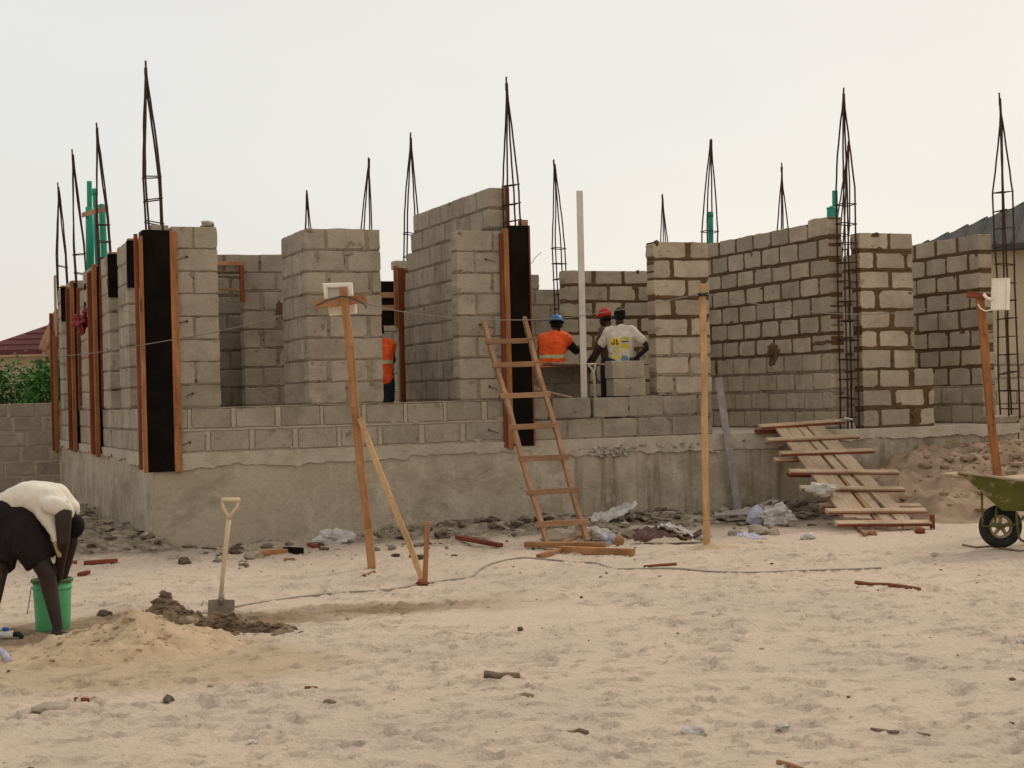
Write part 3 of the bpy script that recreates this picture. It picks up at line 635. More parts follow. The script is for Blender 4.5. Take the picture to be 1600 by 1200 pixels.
# middle
fw = formwork(W(4.45, 0, 1.0), 'black plywood column form behind the ladder top with an orange left batten')
slab_part('plywood_panel', 'ply_black', fw, W(4.485, -.03, 2.40), (.27, .02, 2.72))
slab_part('plywood_panel', 'ply_black', fw, W(4.635, .11, 2.40), (.02, .25, 2.70))
batten(fw, W(4.315, -.04, 1.01), W(4.315, -.04, 3.72), .05, .065, FA)
batten(fw, W(4.262, -.03, 1.03), W(4.262, -.03, 3.66), .035, .045, FA, 'timber_red')
batten(fw, W(4.632, -.035, 1.04), W(4.632, -.035, 3.76), .04, .02, FA, 'timber_red')
m = MB(); m.box(W(4.60, .07, 3.78), (.10, .10, .12), zrot(), 0, 1.1, .004, .004); m.build('end_block', 'timber_pale', fw)
m = MB(); m.bar(W(4.46, .245, 3.70), W(4.46, .245, 4.27), .03, .06, FA); m.build('batten', 'timber_red', fw)
# inner
fw = formwork(W(4.1, 4.1, SL), 'orange board column form inside, in the window gap left of the tallest wall')
for k, (uo, mt) in enumerate(((-.12, 'timber_form'), (-.045, 'timber_red'), (.05, 'timber_red'))):
    p = VP(618 + k * 7, 410, 3.95 - .01 * k); uu = uv(p)[0]
    batten(fw, W(uu, 3.95 - .012 * k, SL if k else 2.7), W(uu, 3.95 - .012 * k, 3.60 - .03 * k), .05, .065, FA, mt)
uu = uv(VP(632, 410, 4.05))[0]
slab_part('plywood_panel', 'timber_red', fw, W(uu, 4.06, 2.33), (.22, .02, 2.46))
m = MB(); m.box(W(uu - .03, 4.2, 3.63), (.2, .2, .12), zrot(), 0, 1, .004, .01); m.build('column_head', 'concrete_lip', fw)
# wide dark panel with two battens seen through the window gap
fw = formwork(W(4.6, 6.6, SL), 'dark plywood shutter with two level battens seen through the window gap')
slab_part('plywood_panel', 'ply_black', fw, W(4.75, 6.6, 3.22), (1.0, .02, .72))
for py in (461, 481):
    p = VP(600, py, 6.55); batten(fw, W(4.3, 6.56, p.z), W(5.2, 6.56, p.z), .03, .09, (0, 0, 1), 'timber_pale')
# flank columns
def flank(v, wd_, top, label, bot=.98):
    f = formwork(W(-.05, v, bot), label)
    slab_part('plywood_panel', 'ply_black', f, W(-.028, v + wd_ / 2, (top + bot) / 2), (.02, wd_, top - bot - .05))
    batten(f, W(-.075, v + .02, bot - .02), W(-.075, v + .02, top), .07, .06, FA)
    batten(f, W(-.075, v + wd_ - .03, bot), W(-.075, v + wd_ - .03, top - .06), .07, .06, FA)
    batten(f, W(-.12, v + wd_ / 2, bot + .02), W(-.12, v + wd_ / 2, top - .1), .05, .06, FA, 'timber_red')
    slab_part('plywood_panel', 'timber_red', f, W(.06, v - .012, (top + bot) / 2 + .3), (.14, .02, top - bot - .8))
    return f
flank(4.45, .42, 3.64, 'orange batten column form on the left flank, right of the red rag')
flank(7.25, .5, 3.62, 'orange batten column form on the left flank, behind the red rag')
f = formwork(W(0, 10.3, .9), 'thin orange column form at the far end of the left flank')
batten(f, W(-.07, 10.15, .88), W(-.07, 10.15, 2.9), .09, .06, FA)
batten(f, W(-.10, 10.36, .92), W(-.10, 10.36, 3.3), .06, .06, FA, 'timber_red')
slab_part('plywood_panel', 'timber_grey', f, W(-.03, 10.28, 2.5), (.02, .26, 2.9))
# black lintel boards closing the tops of the flank openings
def lintel_board(v, label, z0=3.12, z1=3.70):
    f = thing('lintel_formwork', W(.1, v, z0), label, 'formwork', 'black boards at the heads of the flank openings')
    slab_part('plywood_panel', 'ply_black', f, W(.115, v - .014, (z0 + z1) / 2), (.24, .02, z1 - z0))
    m = MB(); m.bar(W(.0, v - .05, z1 + .012), W(.24, v - .05, z1 + .012), .07, .025, (0, 0, 1)); m.build('batten', 'timber_pale', f)
lintel_board(1.80, 'black board at the head of the flank opening next to the corner form')
lintel_board(3.60, 'black board at the head of the flank opening under the forked green pipes')
lintel_board(9.66, 'black board at the head of the farthest flank opening')
# timber frame of the inner opening
f = thing('opening_frame', W(1.4, 3.3, 2.6), 'brown timber frame with a cross rail in the inner wall opening', 'formwork')
def fr(px, py): return VP(px, py, 3.22)
m = MB(); m.bar(fr(332, 412), fr(381, 412), .06, .055, (0, 0, 1)); m.build('head_rail', 'timber', f)
m = MB(); m.bar(fr(377, 411), fr(379, 472), .05, .06, FA); m.build('post', 'timber_red', f)
m = MB(); m.bar(fr(334, 450), fr(377, 454), .05, .03, (0, 0, 1)); m.build('cross_rail', 'timber_pale', f)

# ------------------------------------------------------------------ rebar cages
def cage(u, v, tip, z0, zcon, ties, label, w=.155, lean=(0, 0), kink=None):
    b0 = W(u, v, z0); c = thing('rebar_cage', b0, label, 'rebar', 'starter bar cages of the columns')
    tz = tip.z; axis = lambda z: W(u, v, 0).lerp(Vector((tip.x, tip.y, 0)), max(0, min(1, (z - z0) / (tz - z0))))
    for i, (sx, sy) in enumerate(((-1, -1), (1, -1), (1, 1), (-1, 1))):
        pts = []; bow = R.uniform(-.012, .03); top = tz - R.uniform(0, .2) * (i > 0); kx, ky = R.uniform(-.012, .012), R.uniform(-.012, .012); fq = R.uniform(1.5, 3.)
        zs = [z0 + (zcon - z0) * k / 5 for k in range(6)] + [zcon + (tz - .14 - zcon) * k / 8 for k in range(1, 9)] + [top]
        for z in zs:
            if z <= zcon: k = 1.
            else: k = max(.06, 1 - (z - zcon) / (tz - .14 - zcon))
            if z > zcon and k > .06: k += bow * 4 * math.sin(math.pi * (1 - k))
            a = axis(z); o = (FA * sx + DA * sy) * (w / 2) * k
            wv = math.sin((z - z0) * fq + i); pts.append(Vector((a.x + o.x + kx * wv + R.uniform(-.003, .003), a.y + o.y + ky * wv, z)))
        m = MB(); m.tube(pts, .0125, 6); m.build('rebar_bar', 'rebar', c)
    for z in ties:
        m = MB(); k = 1.
        if z > zcon: k = max(.08, 1 - (z - zcon) / (tz - .14 - zcon))
        a = axis(z); h = w / 2 * k + .012; til = R.uniform(-.02, .02)
        q = [Vector((a.x, a.y, z + R.uniform(-.006, .006) + til * sx)) + (FA * sx + DA * sy) * h for sx, sy in ((-1, -1), (1, -1), (1, 1), (-1, 1), (-1, -1))]
        m.tube(q, .0078, 6); m.tube([q[0], q[0] + (FA * -.02 + DA * .03)], .006, 5); m.build('stirrup', 'rebar', c)
    m = MB(); a = axis(tz - .13); m.tube([Vector((a.x, a.y, tz - .17)), Vector((a.x, a.y, tz - .08))], .020, 7); m.build('tie_wire', 'rebar', c)
    return c
# flank, front and inner rows of the column grid
cage(.10, .12, VP(227, 95, .12), 3.0, 4.25, (3.74, 4.0, 4.26), 'thick bar cage rising from the black corner formwork', w=.165)
cage(.12, 4.62, UP(151, 192, .06), 3.0, 4.3, (3.75, 3.98, 4.22), 'bar cage in front of the forked green pipes')
cage(.12, 7.5, UP(113, 233, -.02), 3.0, 4.2, (3.75, 4.05), 'bar cage just left of the green pipes')
cage(.12, 10.3, UP(91, 285, .05), 3.0, 4.3, (3.75, 4.1), 'leftmost bar cage, at the far end of the flank')
cage(4.48, .10, VP(791, 120, .10), 3.0, 4.2, (3.83, 4.04, 4.27), 'bar cage rising from the middle formwork above the ladder')
cage(4.46, 4.25, VP(642, 207, 4.25), 3.0, 4.4, (3.75, 4.1), 'bar cage beside the slanting top of the tallest wall')
cage(4.50, 6.9, VP(577, 246, 6.9), 3.0, 4.3, (3.8,), 'bar cage above the right edge of the wide front pier')
cage(4.62, 10.8, VP(479, 297, 10.8), 3.0, 4.3, (3.8,), 'short looking thin cage above the left edge of the wide pier')
cage(7.78, 6.2, VP(866, 249, 6.2), SL, 4.15, [1.3 + .255 * k for k in range(12)], 'bare full height cage behind the blue capped worker', w=.17)
cage(9.42, 4.2, VP(1111, 217, 4.2), 3.0, 4.2, (3.9, 4.2), 'bar cage with a green pipe inside, over the long cross wall', w=.19)
cage(11.7, 10.1, VP(1035, 303, 10.1), 3.0, 4.3, (3.8,), 'smallest bar cage, above the pier with brown mortar')
cage(11.78, 5.8, VP(1221, 254, 5.8), 3.0, 4.2, (3.8,), 'bar cage rising behind the middle of the long cross wall')
cage(9.30, .10, VP(1318, 137, .10), SL, 4.35, [1.25 + .262 * k for k in range(12)], 'bare full height cage between the long wall and the right pier', w=.18)
cage(11.62, 3.9, VP(1326, 220, 3.9), 3.0, 4.3, (3.9, 4.15), 'bar cage showing behind the bare cage, next to the green elbow')
cage(11.95, .10, VP(1562, 145, .10), SL + .05, 4.35, [1.3 + .255 * k for k in range(13)], 'rightmost bare cage behind the orange lamp pole', w=.18)

# ------------------------------------------------------------------ green pipes
def pipe(px0, py0, px1, py1, plane, r, label, coupling=None, name='drain_pipe'):
    a = plane(px0, py0); b = plane(px1, py1); c = thing(name, b, label, 'pipe', 'green plastic pipes on the wall tops')
    m = MB(); m.tube([a, b], r, 16, caps=False); m.tube([a, a.lerp(b, .3)], r * .86, 16, caps=False); m.build('pipe_barrel', 'pvc_green', c)
    if coupling:
        k0, k1, rr = coupling; m = MB(); m.tube([a.lerp(b, k0), a.lerp(b, k0 + .005), a.lerp(b, k1)], [r, rr, rr], 16, caps=True); m.build('pipe_socket', 'pvc_green', c)
    return c
pl = lambda x, y: UP(x, y, .9)
pipe(139.5, 283, 141, 425, pl, .048, 'tallest green pipe with a thick socket, leftmost of the forked three', (.28, 1., .078))
pl2 = lambda x, y: UP(x, y, 1.05)
pipe(148, 295, 153, 425, pl2, .05, 'thin green pipe between the two thick ones on the left flank', (.0, .08, .058))
pl3 = lambda x, y: UP(x, y, 1.2)
pipe(159, 320, 164, 425, pl3, .066, 'shortest green pipe of the three on the left flank', (.0, .1, .072))
m = MB(); a = UP(129, 336, .8); b = UP(168, 325, 1.0); mid = UP(147, 331, .85)
m.bar(a, mid, .03, .09, (0, 0, 1)); m.bar(mid, b, .03, .09, (0, 0, 1))
tag(m.build('timber_strip', 'timber_pale', None, a), 'wavy wooden strip tied across the green pipes on the left', 'board')
pl = lambda x, y: VP(x, y, 4.2)
pipe(1110, 331, 1111, 400, pl, .042, 'green pipe standing inside a bar cage above the long wall', (.0, .12, .046))
pl = lambda x, y: VP(x, y, .9)
pipe(1304.5, 298, 1305, 350, pl, .040, 'thin upright green pipe beside the bare cage', None)
c = thing('pipe_fitting', VP(1298, 340, .86), 'short fat green pipe socket beside the bare cage', 'pipe', 'green plastic pipes on the wall tops')
m = MB(); m.tube([VP(1298, 324.5, .84), VP(1298, 326, .84)], .062, 16); m.tube([VP(1298, 326, .84), VP(1298, 350, .84)], .055, 16, caps=False); m.tube([VP(1298, 325, .84), VP(1305, 325.5, .87)], .03, 12); m.build('pipe_socket', 'pvc_green', c)

# ------------------------------------------------------------------ ladder and timber at its foot
lt = [VP(756, 503, -.06), VP(818, 497, -.06)]; lb = [G(854, 850, .06), G(917, 846, .06)]
ld = thing('ladder', (lb[0] + lb[1]) / 2, 'rough nailed wooden ladder leaning on the black middle formwork', 'ladder')
nrm = (lt[0] - lb[0]).cross(lb[1] - lb[0]).normalized()
if nrm.y > 0: nrm = -nrm
for a, b in zip(lb, lt):
    m = MB(); pts = [a.lerp(b, k / 7) + Vector((.010 * math.sin(k * 1.7 + a.x * 3), 0, 0)) for k in range(8)]
    for k in range(7): m.bar(pts[k], pts[k + 1] + (pts[k + 1] - pts[k]).normalized() * .004, .05, .06, nrm, 0, 1.0, .001, .004)
    m.build('rail', 'timber_pale', ld)
def LPt(px, py, off):
    d = ray(px, py); q = lb[0] + nrm * off; return EYEV + d * ((q - EYEV).dot(nrm) / d.dot(nrm))
for x0, y0, x1, y1 in ((759, 534, 836, 532), (769, 571, 846, 568), (782, 619, 860, 616), (796, 668, 874, 664), (810, 717, 888, 714), (823, 770, 904, 765), (838, 820, 920, 815)):
    m = MB(); m.bar(LPt(x0, y0, .045), LPt(x1, y1, .045), .028, .062, (0, 0, 1)); m.build('rung', 'timber_pale', ld)
def plank(label, p0, p1, w, h, mat='timber', name='timber_plank', up=(0, 0, 1)):
    m = MB(); m.bar(p0, p1, w, h, up); o = m.build(name, mat, None, (Vector(p0) + Vector(p1)) / 2); return tag(o, label, 'plank')
plank('orange timber lying at the ladder foot, the rear upper one', GP(822, 858, .05), GP(945, 862, .07), .09, .055)
plank('long orange timber lying in front of the ladder foot', GP(876, 864, .035), GP(989, 869, .035), .10, .075)
plank('short orange offcut poking out from under the ladder timbers', GP(842, 873, .02), GP(878, 864, .03), .07, .05, 'timber')
plank('thin pale batten slanting up onto the timber by the ladder', GP(880, 858, .07), GP(922, 846, .12), .05, .03, 'timber_pale')
plank('dark red batten lying on rubble left of the ladder', GP(716, 849, .07), GP(782, 858, .04), .08, .045, 'timber_red')
plank('orange board with a dark end lying near the base, left of the lamp pole', GP(400, 871, .04), GP(452, 866, .04), .12, .05)
plank('black ended offcut beside the orange board near the base', GP(447, 866, .05), GP(470, 868, .05), .10, .06, 'ply_black')
plank('little orange wood chip below the orange board near the base', GP(444, 876, .012), GP(461, 876, .012), .05, .03)
plank('reddish round stick on the sand right of the green bucket', GP(131, 883, .02), GP(184, 880, .025), .05, .045, 'timber_red')
plank('short red offcut on the sand next to the bending man', GP(98, 887, .02), GP(117, 883, .03), .06, .045, 'timber_red')
plank('small red offcut behind the bucket rim', GP(124, 901, .02), GP(138, 898, .025), .05, .035, 'timber_red')
plank('tiny red chip between the lamp pole and the grey plastic', GP(483, 853, .02), GP(497, 858, .02), .06, .035, 'timber_red')
plank('red stake stub standing at the lower end of the ramp', GP(1457, 826, -.05), GP(1455, 806, .08) * 0 + GP(1457, 826, .16), .05, .05, 'timber_red', 'stake', (0, 1, 0))
plank('pale short batten poking out below the ramp', GP(1338, 826, .03), GP(1353, 838, .02), .05, .04, 'timber_pale')

# ------------------------------------------------------------------ lamp poles
def bent(a, b, n=6, k=.012):
    return [Vector(a).lerp(Vector(b), i / n) + Vector((k * math.sin(i * 1.9), 0, 0)) for i in range(n + 1)]
def pole_bars(m, a, b, w, h, up, seg=5, k=.008):
    p = bent(a, b, seg, k)
    for i in range(seg): m.bar(p[i], p[i + 1] + (p[i + 1] - p[i]).normalized() * .003, w, h, up, 0, 1.0, .0012, .005)
b0 = GP(581, 888, -.25); yb = b0.y
b0 = YP(581.5, 888, GP(581, 888).y) - Vector((-.01, 0, .2))
t0 = YP(536, 449, b0.y)
lp = thing('lamp_post', GP(581, 888), 'leaning orange timber pole with a white floodlight seen from behind', 'lamp post', 'site lamp poles')
m = MB(); pole_bars(m, b0, t0, .078, .06, (0, 1, 0)); m.build('post', 'timber', lp)
yl = b0.y + .05
m = MB(); m.bar(YP(492, 476, yl), YP(573, 466, yl), .03, .085, (0, 0, 1)); m.build('crossbar', 'timber', lp)
def frame_box(parent, name, corners, depth, border, mat_f, mat_p, dirn):
    """lamp body: framed tray with a recessed pane; corners are tl, tr, br, bl"""
    tl, tr, br, bl = [Vector(q) for q in corners]; x = (tr - tl); y = (bl - tl); x_, y_ = x.normalized(), y.normalized()
    m = MB()
    itl, itr, ibr, ibl = tl + (x_ + y_) * border, tr + (y_ - x_) * border, br - (x_ + y_) * border, bl + (x_ - y_) * border
    for a, b, c, d in ((tl, tr, itr, itl), (tr, br, ibr, itr), (br, bl, ibl, ibr), (bl, tl, itl, ibl)): m.prism([a, b, c, d], dirn * depth)
    o = m.build(name, mat_f, parent)
    bm = bmesh.new(); bm.from_mesh(o.data); bmesh.ops.remove_doubles(bm, verts=bm.verts, dist=.0005); bmesh.ops.bevel(bm, geom=[e for e in bm.edges if e.calc_length() > .05], offset=.008, segments=2, affect='EDGES'); bm.to_mesh(o.data); bm.free()
    a2 = o.data.attributes.get('tint')
    a2.data.foreach_set('value', [1.] * len(o.data.vertices))
    m = MB(); off = dirn * depth * (.10 if mat_f == mat_p else .5)
    m.prism([q + off for q in (itl, itr, ibr, ibl)], dirn * depth * .3); m.build('pane', mat_p, o); return o
dirn = Vector((.05, 1, .12)).normalized(); yf = b0.y + .09
P4 = lambda *c_: [YP(px, py, yf + dy_) for px, py, dy_ in c_]
fl = frame_box(lp, 'floodlight', P4((504, 443, 0), (549, 442, 0), (552, 478, .02), (508, 480, .02)), .085, .042, 'lamp_body', 'lamp_pane', dirn)
frame_box(lp, 'floodlight', P4((511, 474, .03), (555, 472, .03), (556, 490, .05), (515, 494, .05)), .085, .03, 'lamp_body', 'lamp_body', dirn)
br0 = GP(664, 907, -.05); br1 = YP(562, 655, b0.y - .045 - (0))
m = MB(); pole_bars(m, br0, br1, .055, .035, (0, 1, 0), 4, .006); m.build('brace', 'timber_yellow', lp)
sk = MB(); sb = GP(663, 912); sk.bar(sb + Vector((0, 0, -.08)), YP(667.5, 815, sb.y + .03), .045, .04, (0, 1, 0))
tag(sk.build('ground_stake', 'timber', None, sb), 'short orange stake holding the lower end of the pole brace', 'stake')
m = MB(); m.lump(GP(660, 915, .02), (.06, .05, .035), 5, .4, 1.6, 2)
tag(m.build('brick_piece', 'timber_red', None, GP(660, 915)), 'red lump at the foot of the short orange stake', 'stone')

# right lamp pole behind the wheelbarrow
y2 = 17.6; a = YP(1560, 778, y2); a.z = -.2 + .15; t0 = YP(1530, 458, y2); base = YP(1558.5, 760, y2); base = a
lp2 = thing('lamp_post', a, 'orange timber lamp pole rising behind the wheelbarrow', 'lamp post', 'site lamp poles')
m = MB(); pole_bars(m, YP(1563, 800, y2), t0, .085, .06, (0, 1, 0)); m.build('post', 'timber_form', lp2)
m = MB(); m.bar(YP(1511, 460, y2 - .06), YP(1548, 464, y2 - .02), .04, .065, (0, 0, 1)); m.build('crossbar', 'timber_red', lp2)
m = MB(); m.tube([YP(1537, 460, y2 - .1), YP(1542, 466, y2 - .14), YP(1551, 468, y2 - .1)], .018, 8); m.build('lamp_bracket', 'lamp_body', lp2)
d2 = Vector((.55, .8, 0)).normalized(); q = [YP(px, py, y2 - .12) for px, py in ((1549, 435), (1574, 434), (1573, 484), (1547, 485))]
fl2 = frame_box(lp2, 'floodlight', q, .11, .016, 'lamp_body', 'lamp_body', d2)
m = MB(); m.box(YP(1559, 470, y2 - .10), (.028, .01, .008)); m.build('label_plate', 'black_plastic', fl2)
m = MB(); m.tube([YP(1528, 475, y2 - .06), YP(1532, 482, y2 - .08), YP(1540, 486, y2 - .1), YP(1549, 484, y2 - .1)], .008, 6); m.build('lead', 'lamp_body', lp2)

# plain cable pole with its little sand cone
pb = GP(1103.5, 857); pt = YP(1098, 444, pb.y)
m = MB(); pole_bars(m, pb + Vector((0, 0, -.2)), pt, .068, .055, (0, 1, 0), 6, .006)
tag(m.build('timber_pole', 'timber_yellow', None, pb), 'plain square timber pole standing alone before the porch', 'pole')
m = MB(); pts = []; n = 26
for i in range(9):
    for j in range(n):
        r_ = .40 * i / 8; a = 2 * math.pi * j / n; x, y = pb.x + .06 + r_ * math.cos(a), pb.y - .02 + r_ * math.sin(a) * .7
        pts.append((x, y, gz(x, y) - .01 + .085 * (1 - i / 8) ** 1.3 * (1 + .5 * mnoise.noise(Vector((x * 9, y * 9, 1)))) + .012 * mnoise.noise(Vector((x * 22, y * 22, 5)))))
m.add(pts, [(i * n + j, (i + 1) * n + j, (i + 1) * n + (j + 1) % n, i * n + (j + 1) % n) for i in range(8) for j in range(n)], 0, None, 1., True)
tag(m.build('sand_cone', 'sand', None, pb), 'small cone of loose sand at the foot of the plain pole', 'sand')
# weathered board leaning on the slab edge
ba = YP(1158, 826, 20.55); bt_ = VP(1122, 590, .02)
m = MB(); m.bar(ba, bt_, .095, .03, (0, 1, 0), 0, 1.)
tag(m.build('leaning_board', 'sheet_grey', None, ba), 'grey mauve weathered board leaning on the edge of the base', 'plank')

# white straight edge held upright by the masons
a = VP(913, 640, .36); a.z = SL; b = VP(905.5, 298, .36)
m = MB(); m.bar(a, b, .082, .04, (0, 1, 0), 0, 1., .0008, .004)
tag(m.build('straight_edge', 'alu', None, a), 'long white straight edge standing upright among the masons', 'straight edge')

# ------------------------------------------------------------------ ramp of scaffold boards
A0 = VP(1200, 664, -.03); A1 = VP(1325, 656, -.03); A0.z = A1.z = 1.19
B0 = G(1308, 823, .09)
RN = (A1 - A0).cross(B0 - A0).normalized()
if RN.z < 0: RN = -RN
def RP(px, py, off=0.):
    d = ray(px, py); q = A0 + RN * off; return EYEV + d * ((q - EYEV).dot(RN) / d.dot(RN))
rp = thing('boarded_ramp', RP(1370, 815), 'sloping ramp of pale boards with red edged cross battens', 'ramp')
Z7 = lambda x, y: (1180 + x / 5.333, 640 + y / 5.333)
for (t0_, t1_, c0, c1, ytop, ybot, mt) in ((165, 250, 742, 838, 155, 905, 'timber_grey'), (254, 345, 846, 970, 152, 912, 'timber_grey'), (352, 418, 1112, 1188, 150, 985, 'timber_grey'),
                                     (372, 425, 1010, 1060, 148, 930, 'timber_pale'), (430, 572, 1236, 1352, 145, 985, 'timber_grey')):
    a = [RP(*Z7(t0_, ytop)), RP(*Z7(t1_, ytop)), RP(*Z7(c1, ybot)), RP(*Z7(c0, ybot))]
    m = MB(); n = 10; vs = []; lc = []; o = R.uniform(0, 40); dz = R.uniform(-.006, .006)
    for i in range(n + 1):
        l_ = a[0].lerp(a[3], i / n); r_ = a[1].lerp(a[2], i / n); wob = .007 * mnoise.noise(Vector((i * .8, t0_, 0)))
        for p, s_ in ((l_, 0), (r_, 1)):
            vs += [p + RN * (.012 + wob + dz), p + RN * (-.018 + wob + dz)]; lc += [(i * .3 + o, s_ * .15 + o, 0), (i * .3 + o, s_ * .15 + o, .03)]
    fs = []
    for i in range(n):
        k = i * 4; fs += [(k, k + 4, k + 6, k + 2), (k + 1, k + 3, k + 7, k + 5), (k, k + 1, k + 5, k + 4), (k + 2, k + 6, k + 7, k + 3)]
    fs += [(0, 2, 3, 1), (n * 4, n * 4 + 1, n * 4 + 3, n * 4 + 2)]
    m.add(vs, fs, 0, lc, R.uniform(.9, 1.1)); m.build('board', mt, rp)
for x0, y0, x1, y1, lo, red in ((1187, 667, 1318, 658, 0, 1), (1198, 688, 1341, 682, 0, 0), (1218, 709, 1364, 704, 0, 1), (1233, 737, 1403, 738, 0, 0), (1250, 763, 1412, 765, 0, 0), (1291, 799, 1446, 798, 0, 0), (1306, 818, 1454, 817, 0, 1),
                           (1181, 674, 1260, 670, 1, 1), (1210, 719, 1300, 716, 1, 0), (1231, 741, 1330, 742, 1, 1), (1282, 790, 1438, 791, 1, 0)):
    off = -.055 if lo else .034
    m = MB(); a, b = RP(x0, y0, off), RP(x1, y1, off)
    m.bar(a, b, .085, .045, RN, 1 if not (lo and red) else 0, None, .002, .005)
    # red painted long edge
    ax_ = (b - a).normalized(); fr_ = RN.cross(ax_); fr_ = -fr_ if fr_.y > 0 else fr_
    m.bar(a + fr_ * .0445 - RN * .006, b + fr_ * .0445 - RN * .006, .004, .030 if red else .012, RN, 0, 1., .001, 0)
    m.build('cross_batten', ['timber_red', 'timber_tan'], rp)
# ------------------------------------------------------------------ crumpled bags, sheets and stones
def crumple(name, label, cat, c, rad, mat, seed, rotz=0., rough=.6, flat=False, sub=4):
    m = MB(); m.lump(c, rad, seed, rough, 1.5, sub, 0, 1., False, rotz, True)
    return tag(m.build(name, mat, None, c), label, cat)
def sheet(name, label, cat, c, sx, sy, mat, seed, rotz=0., amp=.08, n=40, lift=0.):
    """a creased sheet or sack lying loose: folded grid with thickness"""
    vs = []; lc = []; cr, sr = math.cos(rotz), math.sin(rotz); c = Vector(c)
    for side in (0, 1):
        for i in range(n + 1):
            for j in range(n + 1):
                a, b = i / n - .5, j / n - .5
                wob = 1 + .25 * mnoise.noise(Vector((a * 3, b * 3, seed * 2.1)))
                x, y = a * sx * wob, b * sy * wob
                z = (.5 + mnoise.noise(Vector((x * 2.6, y * 3.4, seed)))) * amp * 1.1 + abs(mnoise.noise(Vector((x * 7, y * 9, seed + 2)))) * amp * .55 + abs(mnoise.noise(Vector((x * 19, y * 17, seed + 4)))) * amp * .35 + lift * (a + .5) ** 2
                X, Y = c.x + x * cr - y * sr, c.y + x * sr + y * cr
                vs.append((X, Y, c.z + z - .008 * side)); lc.append((x * 3, y * 3, seed))
    N_ = (n + 1) ** 2; q = lambda i, j, s: s * N_ + i * (n + 1) + j; fs = []
    for i in range(n):
        for j in range(n):
            fs.append((q(i, j, 0), q(i + 1, j, 0), q(i + 1, j + 1, 0), q(i, j + 1, 0))); fs.append((q(i, j, 1), q(i, j + 1, 1), q(i + 1, j + 1, 1), q(i + 1, j, 1)))
        for (a1, b1, a2, b2) in ((i, 0, i + 1, 0), (i + 1, n, i, n), (0, i + 1, 0, i), (n, i, n, i + 1)):
            fs.append((q(a1, b1, 0), q(a1, b1, 1), q(a2, b2, 1), q(a2, b2, 0)))
    m = MB(); m.add(vs, fs, 0, lc, 1., False); return tag(m.build(name, mat, None, c), label, cat)
g3 = lambda x, y, z=0.: GP(x, y, z)
sheet('cement_sack', 'white and lilac empty sack folded against the base, right of the ladder', 'sack', g3(948, 829, .05), .62, .45, 'sheet_white', 1, .5, .12, 40, .2)
crumple('plastic_bag', 'pinkish white crumpled plastic right beside the ladder foot', 'bag', g3(930, 845, .06), (.17, .12, .10), 'sheet_white', 2)
crumple('plastic_bag', 'small lilac plastic wad by the orange lump near the ladder', 'bag', g3(953, 850, .05), (.09, .07, .06), 'sheet_lilac', 4)
crumple('brick_piece', 'orange broken brick lump beside the ladder timbers', 'stone', g3(968, 853, .05), (.06, .05, .075), 'timber', 6, 0, .25, sub=2)
sheet('cement_sack', 'brown and white empty sack lying left of the plain pole', 'sack', g3(1045, 850, .03), .72, .30, 'sheet_dark', 7, .1, .12)
sheet('cement_sack', 'white folded sack edge lying next to the plain pole', 'sack', g3(1068, 849, .05), .55, .18, 'sheet_white', 9, -.05, .13)
sheet('cardboard_sheet', 'grey mauve board scrap lying under the leaning board', 'board', g3(1168, 815, .05), .75, .38, 'sheet_grey', 12, .2, .06, 30, .15)
crumple('plastic_bag', 'lilac blue plastic sheet piece against the base near the leaning board', 'bag', g3(1183, 819, .08), (.12, .06, .13), 'sheet_lilac', 13, 0, .3, sub=3)
crumple('cement_sack', 'red striped white sack bundle left of the ramp', 'sack', g3(1211, 820, .08), (.22, .16, .16), 'sheet_white', 15)
crumple('cement_sack', 'rust coloured cloth twisted into the striped sack bundle', 'sack', g3(1207, 817, .13), (.17, .06, .10), 'sheet_dark', 16, .4)
sheet('plastic_bag', 'flat lilac and white plastic scrap on the sand before the rubble', 'bag', g3(1173, 848, .02), .30, .14, 'sheet_lilac', 18, 0, .07)
crumple('plastic_bag', 'clear greyish plastic bag crumpled on the rubble by the lamp pole', 'bag', g3(527, 853, .06), (.21, .13, .13), 'sheet_white', 20)
c_ = RP(1287, 764, .10); crumple('plastic_bag', 'white plastic bag caught on a batten of the ramp', 'bag', c_, (.17, .10, .085), 'sheet_white', 22)
c_ = RP(1319, 664, .12); sheet('paper_scrap', 'white torn paper at the top corner of the ramp', 'paper', c_, .14, .2, 'sheet_white', 24, .6, .1, 12)
crumple('plastic_bag', 'white crumpled paper ball on the sand at the bottom right of centre', 'paper', g3(1082, 1150, .02), (.055, .04, .03), 'sheet_white', 26, sub=3)
crumple('paper_scrap', 'small white scrap on the sand, right of the crumpled ball', 'paper', g3(1221, 1142, .015), (.035, .025, .018), 'sheet_white', 28, sub=3)
crumple('paper_scrap', 'tiny white scrap on the sand near the lower left edge', 'paper', g3(395, 1164, .01), (.032, .025, .017), 'sheet_white', 30, sub=3)
crumple('paper_scrap', 'white scrap at the right border of the sand', 'paper', g3(1597, 1006, .01), (.03, .025, .02), 'sheet_white', 32, sub=3)
def rock(label, x, y, rad, mat='stone', seed=0, rough=.35, dz=None, name='stone'):
    if y > 940: rad = tuple(q * .75 for q in rad)
    c = g3(x, y, rad[2] * .35 if dz is None else dz); m = MB(); m.lump(c, rad, seed, rough, 1.4, 2, 0, 1., False, seed * .7)
    return tag(m.build(name, mat, None, c), label, 'stone')
rock('rounded concrete boulder behind the lowest ladder rung', 872, 846, (.22, .16, .12), 'stone', 1, .2)
rock('upright broken slab of block right of the ladder boulder', 892, 845, (.07, .06, .14), 'stone', 2, .2)
rock('broken block corner on the rubble left of the ladder', 722, 838, (.15, .12, .10), 'stone', 3)
rock('dark clod on top of the red batten left of the ladder', 730, 848, (.14, .08, .06), 'stone_dark', 4)
